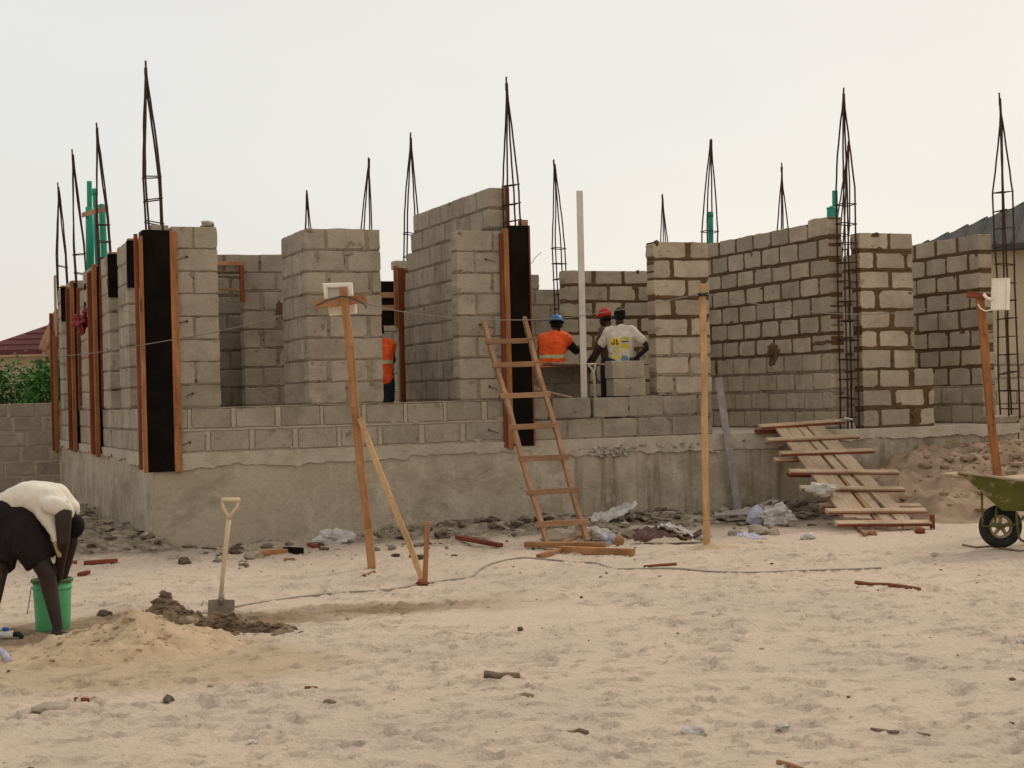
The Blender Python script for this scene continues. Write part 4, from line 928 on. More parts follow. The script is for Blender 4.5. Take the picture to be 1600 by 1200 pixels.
rock('large dark grey slab fragment between sack and plain pole', 1005, 838, (.26, .18, .10), 'stone', 5, .3)
rock('dark slab fragment by the foot of the leaning board', 1128, 826, (.17, .12, .09), 'stone_dark', 6)
rock('pale flat block piece in front of the leaning board', 1187, 834, (.20, .12, .07), 'stone', 7, .25)
rock('small pale block chip right of the flat piece', 1209, 836, (.08, .06, .05), 'stone', 8)
rock('pale block chip in front of the plain pole rubble', 1150, 836, (.10, .07, .05), 'stone', 9)
rock('dark round stone on the sand left of the spade', 288, 881, (.075, .06, .055), 'stone_dark', 10, .3)
rock('tan mortar lump on the sand right of the spade grip', 396, 873, (.12, .09, .07), 'stone', 11)
rock('grey lump half hidden left of the dark round stone', 272, 876, (.08, .06, .05), 'stone', 12)
rock('dark clod on the sand behind the yellow sand heap', 162, 962, (.09, .06, .045), 'stone_dark', 13)
rock('flat grey block fragment sunk in the sand at the lower left', 78, 1110, (.15, .10, .045), 'stone', 14, .25)
rock('black pebble alone in the middle of the yard', 813, 985, (.03, .028, .028), 'stone_dark', 15, .2)
rock('grey rough clod low in the left foreground', 262, 1096, (.09, .04, .035), 'stone_dark', 16, .5)
rock('grey brown lump in the foreground left of centre', 516, 1100, (.055, .03, .025), 'bark', 17, .4)
rock('rectangular grey brown block chip in the middle foreground', 820, 1091, (.075, .035, .03), 'bark', 18, .15)
rock('tan clod on the sand left of the wheelbarrow wheel', 1461, 868, (.06, .04, .025), 'stone', 19)
rock('reddish lump at the end of the ramp', 1438, 833, (.07, .06, .055), 'timber_red', 20)
rock('orange brown lump under the lower ramp corner', 1363, 836, (.06, .05, .045), 'timber', 21)
rock('pale round concrete lump beside the ramp stake', 1453, 800, (.10, .09, .10), 'stone', 22, .15, .16)
rock('white crumb of mortar below the ramp', 1262, 842, (.09, .07, .05), 'sheet_white', 23)
def stick(label, pts, r, mat='stick', name='stick'):
    m = MB(); p = [g3(x, y, r * .8) for x, y in pts]; m.tube(p, [r * R.uniform(.75, 1.1) for _ in p], 7)
    return tag(m.build(name, mat, None, p[0]), label, 'stick')
stick('long reddish stick lying on the sand towards the right', [(1337, 913), (1358, 915), (1385, 916), (1410, 919), (1437, 924)], .018)
stick('thin red stick on the sand below the plain pole', [(1006, 887), (1030, 885), (1057, 883)], .014)
stick('knotty driftwood piece in the middle foreground', [(757, 1058), (768, 1058), (780, 1062), (795, 1060), (811, 1061)], .022, 'bark')
stick('bright orange splinter at the bottom edge', [(1215, 1193), (1232, 1197), (1262, 1207)], .010, 'timber')
stick('short red twig in the left foreground', [(117, 1096), (127, 1096), (138, 1097)], .014)
stick('small red twig left of centre on the sand', [(477, 1078), (486, 1077), (495, 1078)], .012)
stick('thin branch in front of the wheelbarrow wheel', [(1505, 853), (1525, 857), (1548, 855), (1575, 860), (1610, 864)], .012, 'bark')
stick('curved twig in the right foreground', [(1361, 1141), (1390, 1145), (1420, 1146), (1453, 1151)], .008, 'bark')
stick('reddish wood splinter at the foot of the leaning lamp pole', [(566, 902), (575, 899), (585, 895)], .014)
stick('forked grey twig low in the centre foreground', [(880, 1148), (895, 1146), (905, 1143), (918, 1147)], .010, 'bark')

# loose rubble strip along the base
m = MB()
def scatter(n, fu, fv, smin, smax):
    k = 0
    while k < n:
        u, v = fu(), fv(); p = W(u, v, 0); dmv = float(debris_mask(np.array([p.x]), np.array([p.y]))[0])
        if R.random() > dmv * 1.1 + .04: k += .2; continue
        k += 1; s_ = smin + (smax - smin) * R.random() ** 3; p.z = gz(p.x, p.y) + s_ * .15
        m.lump(p, (s_ * R.uniform(.8, 1.5), s_ * R.uniform(.6, 1.2), s_ * R.uniform(.3, .7)), R.randint(0, 999), .45, 1.4, 1, R.choice((0, 0, 1, 1, 2)), R.uniform(.5, 1.2), False, R.uniform(0, 6))
scatter(1250, lambda: R.uniform(.3, 9.6), lambda: -R.random() ** 1.2 * 2.6, .012, .085)
scatter(850, lambda: -R.random() ** 1.1 * 2.6, lambda: R.uniform(-1.2, 9.5), .014, .085)
struct(m.build('rubble', ['stone', 'stone_dark', 'mortar_dry'], None, W(0, 0, 0), False), 'broken mortar and block rubble strewn along the foot of the base', 'rubble', 'stuff')
m = MB()
for _ in range(520):
    x = R.uniform(-6.5, 6.6); y = 6 + 13 * R.random(); s_ = .004 + .012 * R.random() ** 3
    m.lump((x, y, gz(x, y) + s_ * .3), (s_ * 1.3, s_, s_ * .8), R.randint(0, 99), .3, 1.4, 1, R.choice((0, 0, 1)), R.uniform(.7, 1.3))
struct(m.build('pebbles', ['stone', 'stone_dark'], None, (0, 10, 0), False), 'tiny pebbles and crumbs scattered over the sand', 'pebbles', 'stuff')

# ------------------------------------------------------------------ heaps
def heap(name, label, cat, mat, c, rx, ry, h, seed, rot=0., shape=None, n=90, rough=.05, clods=0, cm='soil', peak=(0, 0), cs=(.012, .05)):
    c = Vector((c.x, c.y, 0)); vs = []; cr, sr = math.cos(rot), math.sin(rot); hh = {}
    def hz(a, b):
        rr = math.hypot(a - peak[0] * max(0, 1 - math.hypot(a, b)), b - peak[1] * max(0, 1 - math.hypot(a, b))) * (1 + .28 * mnoise.noise(Vector((a * 1.5, b * 1.5, seed))))
        z = h * max(0., 1 - rr) ** .95
        if shape: z = shape(a, b, z)
        k = min(1, max(0, z / h * 3))
        x, y = a * rx, b * ry
        z += k * (rough * 1.5 * mnoise.noise(Vector((x * 2.6, y * 2.6, seed))) + rough * mnoise.noise(Vector((x * 7, y * 7, seed))) + rough * .55 * abs(mnoise.noise(Vector((x * 18, y * 18, seed)))))
        return z
    def at(a, b):
        x, y = a * rx, b * ry; X, Y = c.x + x * cr - y * sr, c.y + x * sr + y * cr; return Vector((X, Y, gz(X, Y) - .03 + hz(a, b) * 1.0 + (0 if math.hypot(a, b) < .97 else -.03)))
    for i in range(n + 1):
        for j in range(n + 1): vs.append(at(2.2 * i / n - 1.1, 2.2 * j / n - 1.1))
    m = MB(); m.add(vs, [(i * (n + 1) + j, (i + 1) * (n + 1) + j, (i + 1) * (n + 1) + j + 1, i * (n + 1) + j + 1) for i in range(n) for j in range(n)], 0, None, 1., True)
    for k in range(clods):
        a, b = R.gauss(0, .42), R.gauss(0, .42)
        if math.hypot(a, b) > 1: continue
        s_ = cs[0] + (cs[1] - cs[0]) * R.random() ** 3; m.lump(at(a, b) + Vector((0, 0, s_ * .25)), (s_ * R.uniform(.9, 1.5), s_, s_ * .7), k, .4, 1.5, 1, 1, R.uniform(.8, 1.1))
    return tag(m.build(name, [mat, cm], None, c), label, cat)
pc = G(205, 1015)
heap('sand_heap', 'low heap of yellow building sand in front of the bending man', 'sand', 'sand', G(192, 1016), .86, .74, .25, 3, .05, None, 120, .045, 160, 'sand', (.1, .2), (.008, .026))
heap('soil_heap', 'dark clumpy soil heap trailing off right below the spade', 'soil', 'soil', G(272, 978), .36, .38, .25, 8, 0, None, 70, .06, 140, 'soil', (-.2, 0), (.008, .034))
heap('soil_heap', 'thin trail of dark soil right of the clumpy heap', 'soil', 'soil', G(362, 990), .68, .30, .13, 11, -.12, None, 80, .05, 260, 'soil', (-.3, .2), (.008, .03))
ec = W(11.3, -1.25, 0)
heap('earth_mound', 'brown earth mound banked against the right end of the base', 'soil', 'earth', ec, 2.6, 1.95, .70, 21, YAW, lambda a, b, z: .66 * max(0, 1 - abs(a + .05) ** 2.6) * min(1, max(0, (b + .95) / 1.15)) * (1 - .25 * max(0, a)), 130, .085, 520, 'earth', (0, 0), (.015, .075))

# ------------------------------------------------------------------ spade, bucket, water pipe, hose
yb_ = GP(345, 966).y
sp = thing('spade', GP(345, 966), 'square bladed spade with a pale D handle standing upright in the soil', 'spade')
Q = lambda x, y, d=0.: YP(x, y, yb_ + d)
m = MB(); m.tube([Q(344.5, 940), Q(348, 900), Q(353, 850), Q(357.5, 812)], [.016, .0175, .018, .019], 12); m.build('shaft', 'tool_wood', sp)
m = MB()
m.tube([Q(357.5, 814), Q(355, 804), Q(348.5, 793), Q(347.5, 782)], [.014, .013, .012, .012], 10); m.tube([Q(357.5, 814), Q(361, 804), Q(370, 793), Q(373, 782)], [.014, .013, .012, .012], 10); m.tube([Q(346.5, 781), Q(375, 781.5)], .019, 12); m.build('d_handle', 'tool_wood', sp)
m = MB(); n_ = 10; vs = []
for side in (0, 1):
    for j in range(9):
        for i in range(n_ + 1):
            a = i / n_; px = 325.5 + 41.5 * a - 2 * j / 8; py = 936 + 46 * j / 8 + 3 * abs(a - .5) * (1 if j == 0 else .2)
            vs.append(Q(px, py, -.02 + .055 * (2 * abs(a - .5)) ** 2 * -.5 + .006 * side))
w_ = n_ + 1; k = 9 * w_; fs = []
for j in range(8):
    for i in range(n_): fs += [(j * w_ + i, j * w_ + i + 1, (j + 1) * w_ + i + 1, (j + 1) * w_ + i), (k + j * w_ + i, k + (j + 1) * w_ + i, k + (j + 1) * w_ + i + 1, k + j * w_ + i + 1)]
for i in range(n_): fs += [(i, k + i, k + i + 1, i + 1), (8 * w_ + i, 8 * w_ + i + 1, k + 8 * w_ + i + 1, k + 8 * w_ + i)]
for j in range(8): fs += [(j * w_, (j + 1) * w_, k + (j + 1) * w_, k + j * w_), (j * w_ + n_, k + j * w_ + n_, k + (j + 1) * w_ + n_, (j + 1) * w_ + n_)]
m.add(vs, fs); m.build('blade', 'steel', sp)
m = MB(); m.tube([Q(346.5, 926, -.005), Q(345.5, 936, -.02), Q(345, 945, -.022)], [.022, .024, .012], 10); m.build('socket', 'steel', sp)
rock('tan lump of soil beside the spade blade', 368, 972, (.085, .06, .05), 'stone', 31, .3, .05)

kb = GP(83, 984); bk = thing('bucket', kb, 'green plastic bucket with a dirty rim in front of the bending man', 'bucket')
def lathe(prof, c, n=40, mi=0): 
    m = MB(); vs = [(c.x + r_ * math.cos(2 * math.pi * j / n), c.y + r_ * math.sin(2 * math.pi * j / n), c.z + z) for r_, z in prof for j in range(n)]
    m.add(vs, [(i * n + j, i * n + (j + 1) % n, (i + 1) * n + (j + 1) % n, (i + 1) * n + j) for i in range(len(prof) - 1) for j in range(n)], mi, None, 1., True); return m
Hb = .385
m = lathe([(.001, .004), (.118, .0), (.124, .008), (.130, .12), (.1385, Hb - .085), (.1385, Hb - .08), (.146, Hb - .076), (.146, Hb - .06), (.1405, Hb - .056), (.143, Hb - .02), (.1385, Hb - .02), (.126, .05), (.001, .045)], kb); m.build('bucket_body', 'green_plastic', bk)
m = lathe([(.143, Hb - .026), (.1545, Hb - .024), (.1545, Hb - .004), (.149, Hb), (.139, Hb), (.139, Hb - .02)], kb); m.build('rim', 'rim_dirty', bk)
m = MB(); m.tube([kb + Vector((-.15 + .01 * math.sin(k * .5), -.02 - .15 * math.sin(k * math.pi / 8), Hb - .06 - .18 * math.sin(k * math.pi / 8))) if k < 9 else None for k in range(0, 5)], .004, 6); m.build('bucket_handle', 'steel', bk)
m = lathe([(.001, Hb - .10), (.132, Hb - .10)], kb); m.build('bucket_water', 'stone_dark', bk)
# water pipe with stop valve
pv = thing('water_pipe', GP(20, 1000), 'white plastic water pipe with a blue valve at the left border', 'pipe')
yq = GP(15, 1000).y; q = lambda x, y, d=0.: YP(x, y, yq + d)
m = MB(); m.tube([q(-80, 996), q(-6, 992.5)], .016, 12); m.tube([q(-6, 992.5), q(4, 992), q(5, 992), q(20, 991), q(21, 991)], [.02, .023, .027, .027, .022], 14); m.build('pipe_barrel', 'white_pvc', pv)
m = MB(); m.tube([q(8, 989), q(8.5, 982)], .010, 10); m.ellipsoid(q(8.5, 983), (.028, .018, .016)); m.build('valve_handle', 'blue', pv)
m = MB(); m.tube([q(21, 991), q(31, 990.5), q(33, 993), q(33, 997)], .019, 12); m.build('elbow', 'black_plastic', pv)
m = MB(); m.tube([q(29.5, 995), q(30, 1011)], .012, 10); m.build('pipe_outlet', 'green_plastic', pv)
m = MB(); m.tube([GP(-60, 1012, .03), GP(-5, 1023, .04), GP(7, 1028, .03), GP(14, 1036, .01)], .022, 10)
tag(m.build('grey_hose', 'sheet_lilac', None, GP(0, 1026)), 'bluish grey pipe end lying below the blue valve', 'hose')
def smooth_path(pts, n=6):
    o = []
    P_ = [pts[0]] + pts + [pts[-1]]
    for i in range(1, len(P_) - 2):
        for k in range(n):
            t = k / n; a, b, c, d = P_[i - 1], P_[i], P_[i + 1], P_[i + 2]
            o.append(.5 * ((2 * b) + (c - a) * t + (2 * a - 5 * b + 4 * c - d) * t * t + (3 * b - a - 3 * c + d) * t ** 3))
    return o + [pts[-1]]
hp = [(318, 960), (355, 952), (400, 944), (470, 934), (540, 927), (600, 924), (660, 914), (700, 908), (735, 903), (752, 890), (775, 880), (815, 873), (850, 875), (900, 880), (930, 881), (960, 890), (1000, 890), (1060, 890), (1120, 895), (1180, 896), (1260, 893), (1330, 891), (1377, 889)]
p = smooth_path([GP(x, y, .008) for x, y in hp]); p = [Vector((a.x, a.y, gz(a.x, a.y) + .010)) for a in p]
m = MB(); m.tube(p, .0085, 8); tag(m.build('hose', 'hose', None, p[0]), 'long dusty grey hose winding across the sand to the right', 'hose')
# overhead leads
def lead(label, pts, r=.0055):
    m = MB(); m.tube(smooth_path(pts, 7), r, 6); return tag(m.build('overhead_cable', 'cable', None, pts[0]), label, 'cable', 'temporary leads strung between the poles')
yl = b0.y - .02
lead('thin lead sagging from the left flank across the corner form to the lamp pole', [UP(90, 557, -.2), UP(150, 551, -.2), W(-.17, -.1, 2.33), YP(340, 518, 17.2), YP(430, 496, 16.4), YP(495, 477, yl), YP(535, 463, yl)])
lead('lead sagging from the lamp pole past the middle form to the plain pole', [YP(536, 463, yl), YP(575, 475, yl), YP(640, 489, yl + .4), YP(730, 498, yl + .6), YP(800, 500, yl + .9), YP(880, 497, yl + 1), YP(980, 482, yl + 1), YP(1060, 466, pb.y - .03), YP(1098, 458, pb.y - .05)])
lead('lead sagging from the plain pole to the right lamp pole', [YP(1098, 458, pb.y - .05), YP(1135, 465, pb.y), YP(1200, 478, pb.y + .2), YP(1300, 490, pb.y + .4), YP(1400, 489, 17.4), YP(1480, 477, 17.5), YP(1527, 462, y2 - .06)])
m = MB(); m.tube([YP(1090, 459, pb.y - .045), YP(1107, 462, pb.y - .045)], .012, 6); m.tube([YP(1091, 463, pb.y - .045), YP(1106, 457, pb.y - .045)], .01, 6)
tag(m.build('cable_knot', 'black_plastic', None, YP(1098, 460, pb.y)), 'dark knot of lead tied round the top of the plain pole', 'cable')
m = MB(); m.tube(smooth_path([YP(495, 477, yl - .03), YP(515, 468, yl - .05), YP(536, 463, yl - .06), YP(555, 468, yl - .05), YP(572, 478, yl - .03), YP(570, 482, yl - .03)], 5), .006, 6)
m.build('cable_tie', 'black_plastic', lp)
m = MB(); m.tube(smooth_path([W(4.64, -.02, 3.05), YP(824, 411, uv(W(0, 0, 0))[0] * 0 + W(4.7, 0, 0).y), YP(831, 411, W(4.7, 0, 0).y), YP(836, 403, W(4.7, 0, 0).y), YP(846, 394, W(4.7, 0, 0).y)], 5), .004, 5)
tag(m.build('tie_wire', 'cable', None, W(4.64, -.02, 3.05)), 'loose end of thin wire curling off the middle formwork', 'wire')
# wire ends and their holes on the piers beside the forms
m = MB()
for px, py, dx_ in ((292, 401, -14), (292, 502, -22), (301, 615, -12), (297, 691, -14), (759, 405, 16), (750, 507, 20), (765, 604, 12), (764, 672, 16)):
    a = VP(px, py, -.014); b = VP(px + dx_, py + 5, -.014); m.ellipsoid(a, (.014, .012, .014)); m.tube([a, b], .004, 5)
o = m.build('form_tie', 'rebar', bld)

# red rag on the flank
c_ = UP(127, 500, -.14); m = MB()
m.lump(c_, (.11, .42, .10), 3, .5, 1.6, 4, 0, 1., False, YAW, True); m.lump(c_ + FA * .0 - DA * .55 + Vector((0, 0, .10)), (.04, .25, .05), 5, .5, 1.6, 3, 0, 1., False, YAW, True); m.lump(c_ + Vector((0, 0, -.12)) - DA * .1, (.05, .2, .12), 6, .5, 1.6, 3, 0, 1., False, YAW, True)
tag(m.build('red_rag', 'red_cloth', None, c_), 'dark red rag hanging on the left flank between the column forms', 'rag')

# ------------------------------------------------------------------ things on the floor slab
def loose_block(label, c, rz=YAW):
    m = MB(); m.box(c, (.45, .225, .222), zrot(rz), 0, R.uniform(.98, 1.1), .002, .006)
    return tag(m.build('loose_block', 'block_grey', None, c - Vector((0, 0, .111))), label, 'block', 'loose blocks stacked on the wall')
pb_ = VP(978, 615, .12); uu = uv(pb_)[0]
loose_block('lower of two loose grey blocks stacked behind the white shirted man', W(uu, .115, SILL + .112))
loose_block('upper of two loose grey blocks stacked behind the white shirted man', W(uu - .01, .12, SILL + .338))
m = MB(); m.box(W(5.62, 1.0, 2.055), (.78, .5, .03), zrot() @ Matrix.Rotation(.03, 3, 'Y'), 0, 1, .006, .006); 
tag(m.build('mortar_board', 'timber_grey', None, W(5.62, 1.0, 2.04)), 'dusty mortar board before the blue capped worker', 'board')
tr = thing('trestle', W(5.75, .55, SL), 'pale bent metal trestle between the white pole and the loose blocks', 'trestle')
T = lambda x, y: VP(x, y, .55)
m = MB(); m.tube([T(918, 569), T(931, 569)], .014, 8); m.build('top_rail', 'alu', tr)
m = MB(); m.tube(smooth_path([T(919, 570), T(926, 580), T(929, 595), T(930, 640), W(5.78, .55, SL)], 4), .015, 8); m.build('leg', 'alu', tr)
m = MB(); m.tube(smooth_path([T(930, 570), T(927, 590), T(929, 605), T(934, 640), W(5.84, .5, SL)], 4), .013, 8); m.build('leg', 'alu', tr)
m = MB(); m.bar(VP(831, 606, .12), VP(893, 621, .05), .06, .02, (0, 0, 1)); tag(m.build('float_tool', 'timber_grey', None, VP(860, 615, .1)), 'thin weathered lath lying on the low wall by the ladder', 'plank')
m = MB(); m.bar(W(11.0, -.1, .99), W(11.36, -.16, .99), .03, .02, (0, 0, 1)); 
p_ = VP(1495, 692, -.2)
m2 = MB(); m2.bar(VP(1478, 690, -.18), VP(1513, 694, -.18), .05, .02, (0, 0, 1)); tag(m2.build('lath', 'timber_pale', None, p_), 'small pale lath lying on the step at the right', 'plank')

# ------------------------------------------------------------------ wheelbarrow
yw = GP(1563, 857).y; wb = thing('wheelbarrow', GP(1563, 857), 'olive green wheelbarrow with a black tyre at the right border', 'wheelbarrow')
q = lambda x, y, d=0.: YP(x, y, yw + d)
wc = q(1563, 822.5); Rw = (wc - q(1563, 857)).length - .005
def ring(c, R_, r_, n=44, k=12, sq=1.):
    vs = []
    for i in range(n):
        a = 2 * math.pi * i / n
        for j in range(k):
            b = 2 * math.pi * j / k; rr = R_ + r_ * math.cos(b); vs.append((c.x + rr * math.cos(a), c.y + r_ * sq * math.sin(b), c.z + rr * math.sin(a)))
    m = MB(); m.add(vs, [(i * k + j, ((i + 1) % n) * k + j, ((i + 1) % n) * k + (j + 1) % k, i * k + (j + 1) % k) for i in range(n) for j in range(k)], 0, None, 1., True); return m
wheel = MB(); wheel.tube([wc + Vector((0, -.055, 0)), wc + Vector((0, .055, 0))], .035, 16)
wh = wheel.build('wheel', 'steel', wb)
ring(wc, Rw - .05, .052, sq=.95).build('tyre', 'rubber', wh)
m = ring(wc, Rw - .108, .016, sq=2.0)
for k in range(5):
    a = 2 * math.pi * k / 5 + .3; d = Vector((math.cos(a), 0, math.sin(a))); m.bar(wc + d * .03, wc + d * (Rw - .105), .035, .02, Vector((0, 1, 0)), 0, 1.)
m.build('rim', 'barrow_rim', wh)
# tray: front lip up, sloping nose, flat floor, running out of the picture on the right
wt = .33
def tray_pts(side):
    s = side * wt
    top = [q(1499, 738, s * 1.0), q(1560, 746, s * 1.08), q(1640, 756, s * 1.05), q(1700, 762, s * .95)]
    bot = [q(1530, 764, s * .5), q(1566, 798, s * .62), q(1640, 800, s * .62), q(1682, 785, s * .55)]
    return top, bot
m = MB(); LT, LBt = tray_pts(-1); RT, RB = tray_pts(1)
for (T_, B_) in ((LT, LBt), (RT, RB)):
    for th_ in (0,):
        m.add(T_ + B_ + [p + (Vector((0, .006, 0)) if T_ is LT else Vector((0, -.006, 0))) for p in T_ + B_],
              [(i, i + 1, 5 + i, 4 + i) for i in range(3)] + [(8 + i, 12 + i, 13 + i, 9 + i) for i in range(3)] + [(i, 8 + i, 9 + i, i + 1) for i in range(3)], 0, None, 1.)
fl_ = [LBt, RB]
for i in range(3): m.prism([LBt[i], LBt[i + 1], RB[i + 1], RB[i]], (0, 0, .005))
m.prism([LT[0], RT[0], RB[0], LBt[0]], (.006, 0, .002)); m.prism([LT[3], RT[3], RB[3], LBt[3]], (-.006, 0, 0))
m.build('tray', 'barrow', wb)
m = MB(); m.tube(LT, .014, 8); m.tube(RT, .014, 8); m.tube([LT[0], RT[0]], .014, 8); m.tube([LT[3], RT[3]], .014, 8); m.build('tray_rim', 'barrow_rim', wb)
# spilled mortar crust on the front lip
m = MB()
for i in range(4):
    a = i / 3; m.lump(LT[0].lerp(LT[1], .1 + .8 * a) + Vector((.02, .22, -.03)), (.15, .18, .03), i, .2, 1.2, 3, 0, 1., True)
m.lump(q(1600, 752, .05), (.36, .26, .06), 9, .2, 1.4, 3, 0, 1., True); m.build('load', 'sand', wb)
for s in (-1, 1):
    f_ = .085 * s
    m = MB(); m.tube([q(1534, 768, f_ * 2.2), q(1535, 822, f_), q(1563, 822.5, f_), q(1590, 819, f_ * 1.3), q(1606, 800, f_ * 2.5), q(1760, 770, f_ * 3.4)], .013, 8); m.build('frame_tube', 'barrow', wb)
    m = MB(); m.tube([q(1558, 784, f_ * 1.6), q(1555, 818, f_), q(1556, 822.5, f_)], .012, 8); m.build('axle_bracket', 'barrow', wb)
    m = MB(); m.tube(smooth_path([q(1588, 800, f_ * 2.4), q(1591, 832, f_ * 2.4), q(1600, 846, f_ * 2.4), q(1640, 848, f_ * 2.4), q(1655, 800, f_ * 2.4)], 4), .012, 8); m.build('stand_leg', 'barrow', wb)
    m = MB(); m.tube([q(1750, 772, f_ * 3.38), q(1790, 764, f_ * 3.6)], .019, 8); m.build('grip', 'rubber', wb)
p_ = W(12.35, .8, 0); m = MB(); m.box(p_ + Vector((0, 0, .56)), (.62, .02, 1.1), zrot(), 0, 1, .003, .003)  # flat black panel filling a dark spot
tag(m.build('black_panel', 'ply_black', None, p_), 'black panel standing past the right end of the base', 'board')

# ------------------------------------------------------------------ beyond the site
bw = thing('boundary_wall', W(-.4, 11.3, 0), 'grey block boundary wall behind the bending man at the left', 'wall')
mb = MB(); lay(mb, u0=-9.4, v0=11.3, ax='F', z0=-.05, pitch=PC, courses=[[(0, 12.5)]] * 7, joint=.035, vj=.05)
mb.build('blockwork', ['block_old', 'mortar_wet', 'mortar_pale'], bw)
bw = thing('boundary_wall', W(13, 8.5, 0), 'low block boundary wall under the cream house at the right border', 'wall')
mb = MB(); lay(mb, u0=12.3, v0=8.0, ax='F', z0=-.05, pitch=PC, courses=[[(0, 8)]] * 8 + [[(0, 8)]], joint=.035, vj=.045, style='wet')
mb.build('blockwork', ['block', 'mortar_dry', 'mortar_dry'], bw)
def hip_roof(mb, o, e, n, lx, ly, z, pitch, mi=0, th=.10, ribs=None):
    h = math.tan(pitch) * ly / 2; a = [o, o + e * lx, o + e * lx + n * ly, o + n * ly]
    a = [Vector((p.x, p.y, z)) for p in a]; r0 = Vector((o + e * (ly / 2) + n * (ly / 2)).to_tuple()); r0.z = z + h; r1 = o + e * (lx - ly / 2) + n * (ly / 2); r1 = Vector((r1.x, r1.y, z + h))
    lowr = [p - Vector((0, 0, th)) for p in a]
    mb.add(a + [r0, r1] + lowr, [(0, 1, 5, 4), (1, 2, 5), (2, 3, 4, 5), (3, 0, 4), (0, 6, 7, 1), (1, 7, 8, 2), (2, 8, 9, 3), (3, 9, 6, 0), (9, 8, 7, 6)], mi)
    if ribs:
        k = ribs
        while k < lx - .1:
            t = min(k, lx - k, ly / 2); p0 = a[0] + (a[1] - a[0]) * (k / lx); p1 = p0 + n * t + Vector((0, 0, math.tan(pitch) * t)); mb.bar(p0 + Vector((0, 0, .02)), p1 + Vector((0, 0, .02)), .05, .05, (0, 0, 1), 1, 1., 0, 0); k += ribs
        k = ribs
        while k < ly - .1:
            t = min(k, ly - k); p0 = a[0] + (a[3] - a[0]) * (k / ly); p1 = p0 + e * t + Vector((0, 0, math.tan(pitch) * t)); mb.bar(p0 + Vector((0, 0, .02)), p1 + Vector((0, 0, .02)), .05, .05, (0, 0, 1), 1, 1., 0, 0); k += ribs
    return a, r0, r1
# left house
hz_ = 48; X_ = Vector((1, 0, 0)); Y_ = Vector((0, 1, 0))
hs = thing('house', Vector((-11, hz_ + 4, 0)), 'cream house with a maroon tiled roof behind the left boundary wall', 'house')
m = MB(); hip_roof(m, Vector((-16.3, hz_, 0)), X_, Y_, 12, 9, 3.40, math.radians(24.5)); 
for k in range(12):
    z = 3.40 + .18 * k + .03; t = .18 * k / math.tan(math.radians(24.5)); m.box(Vector((-10.3, hz_ + t + .05, z)), (12 - 2 * t - .4, .04, .03))
rf = m.build('roof', 'roof_red', hs)
m = MB(); m.bar(Vector((-13.98, hz_ - .35, 3.40)), Vector((-13.62, hz_ + .3, 4.62)), .22, .10, (0, -1, 0)); m.bar(Vector((-13.98, hz_ - .2, 3.36)), Vector((-13.3, hz_ - .2, 3.36)), .2, .12, (0, 0, 1)); m.build('barge_board', 'timber_pale', rf)
m = MB(); m.box(Vector((-10.3, hz_ + 4.6, 1.65)), (11, 8, 3.3)); m.build('wall', 'plaster', hs)
m = MB(); m.box(Vector((-10.3, hz_ + .3, 3.27)), (11.8, .5, .06)); m.build('eave_soffit', 'plaster_pink', hs)
for x in (-13.9, -12.0, -9.6):
    m = MB(); w_ = 1.0; m.box(Vector((x, hz_ + .57, 2.5)), (w_, .08, 1.25), None, 0, 1, 0, .01); wf = m.build('window', 'timber_red', hs)
    m = MB(); m.box(Vector((x, hz_ + .525, 2.5)), (w_ - .16, .02, 1.08)); m.build('pane', 'glass_dark', wf)
# right house
e = Vector((math.cos(-.436), math.sin(-.436), 0)); n_ = Vector((-e.y, e.x, 0)); o = Vector((10.0, 40, 0))
hs = thing('house', o + e * 7 + n_ * 4, 'cream house with a grey ribbed metal roof at the right border', 'house')
m = MB(); hip_roof(m, o, e, n_, 15, 9, 5.08, math.radians(26), 0, .14, .42); m.build('roof', ['roof_grey', 'roof_grey'], hs)
m = MB(); cc = o + e * 7.5 + n_ * 4.5; m.box(Vector((cc.x, cc.y, 2.47)), (14, 8, 4.94), Matrix.Rotation(-.436, 3, 'Z')); m.build('wall', 'plaster', hs)
for k in (5.5, 9.5):
    m = MB(); c_ = o + e * k + n_ * .46; m.box(Vector((c_.x, c_.y, 3.2)), (1.2, .1, 1.3), Matrix.Rotation(-.436, 3, 'Z'), 0, 1, 0, .01); wf = m.build('window', 'timber_grey', hs)
    m = MB(); c_ = c_ - n_ * .06; m.box(Vector((c_.x, c_.y, 3.2)), (1.04, .02, 1.14), Matrix.Rotation(-.436, 3, 'Z')); m.build('pane', 'glass_dark', wf)
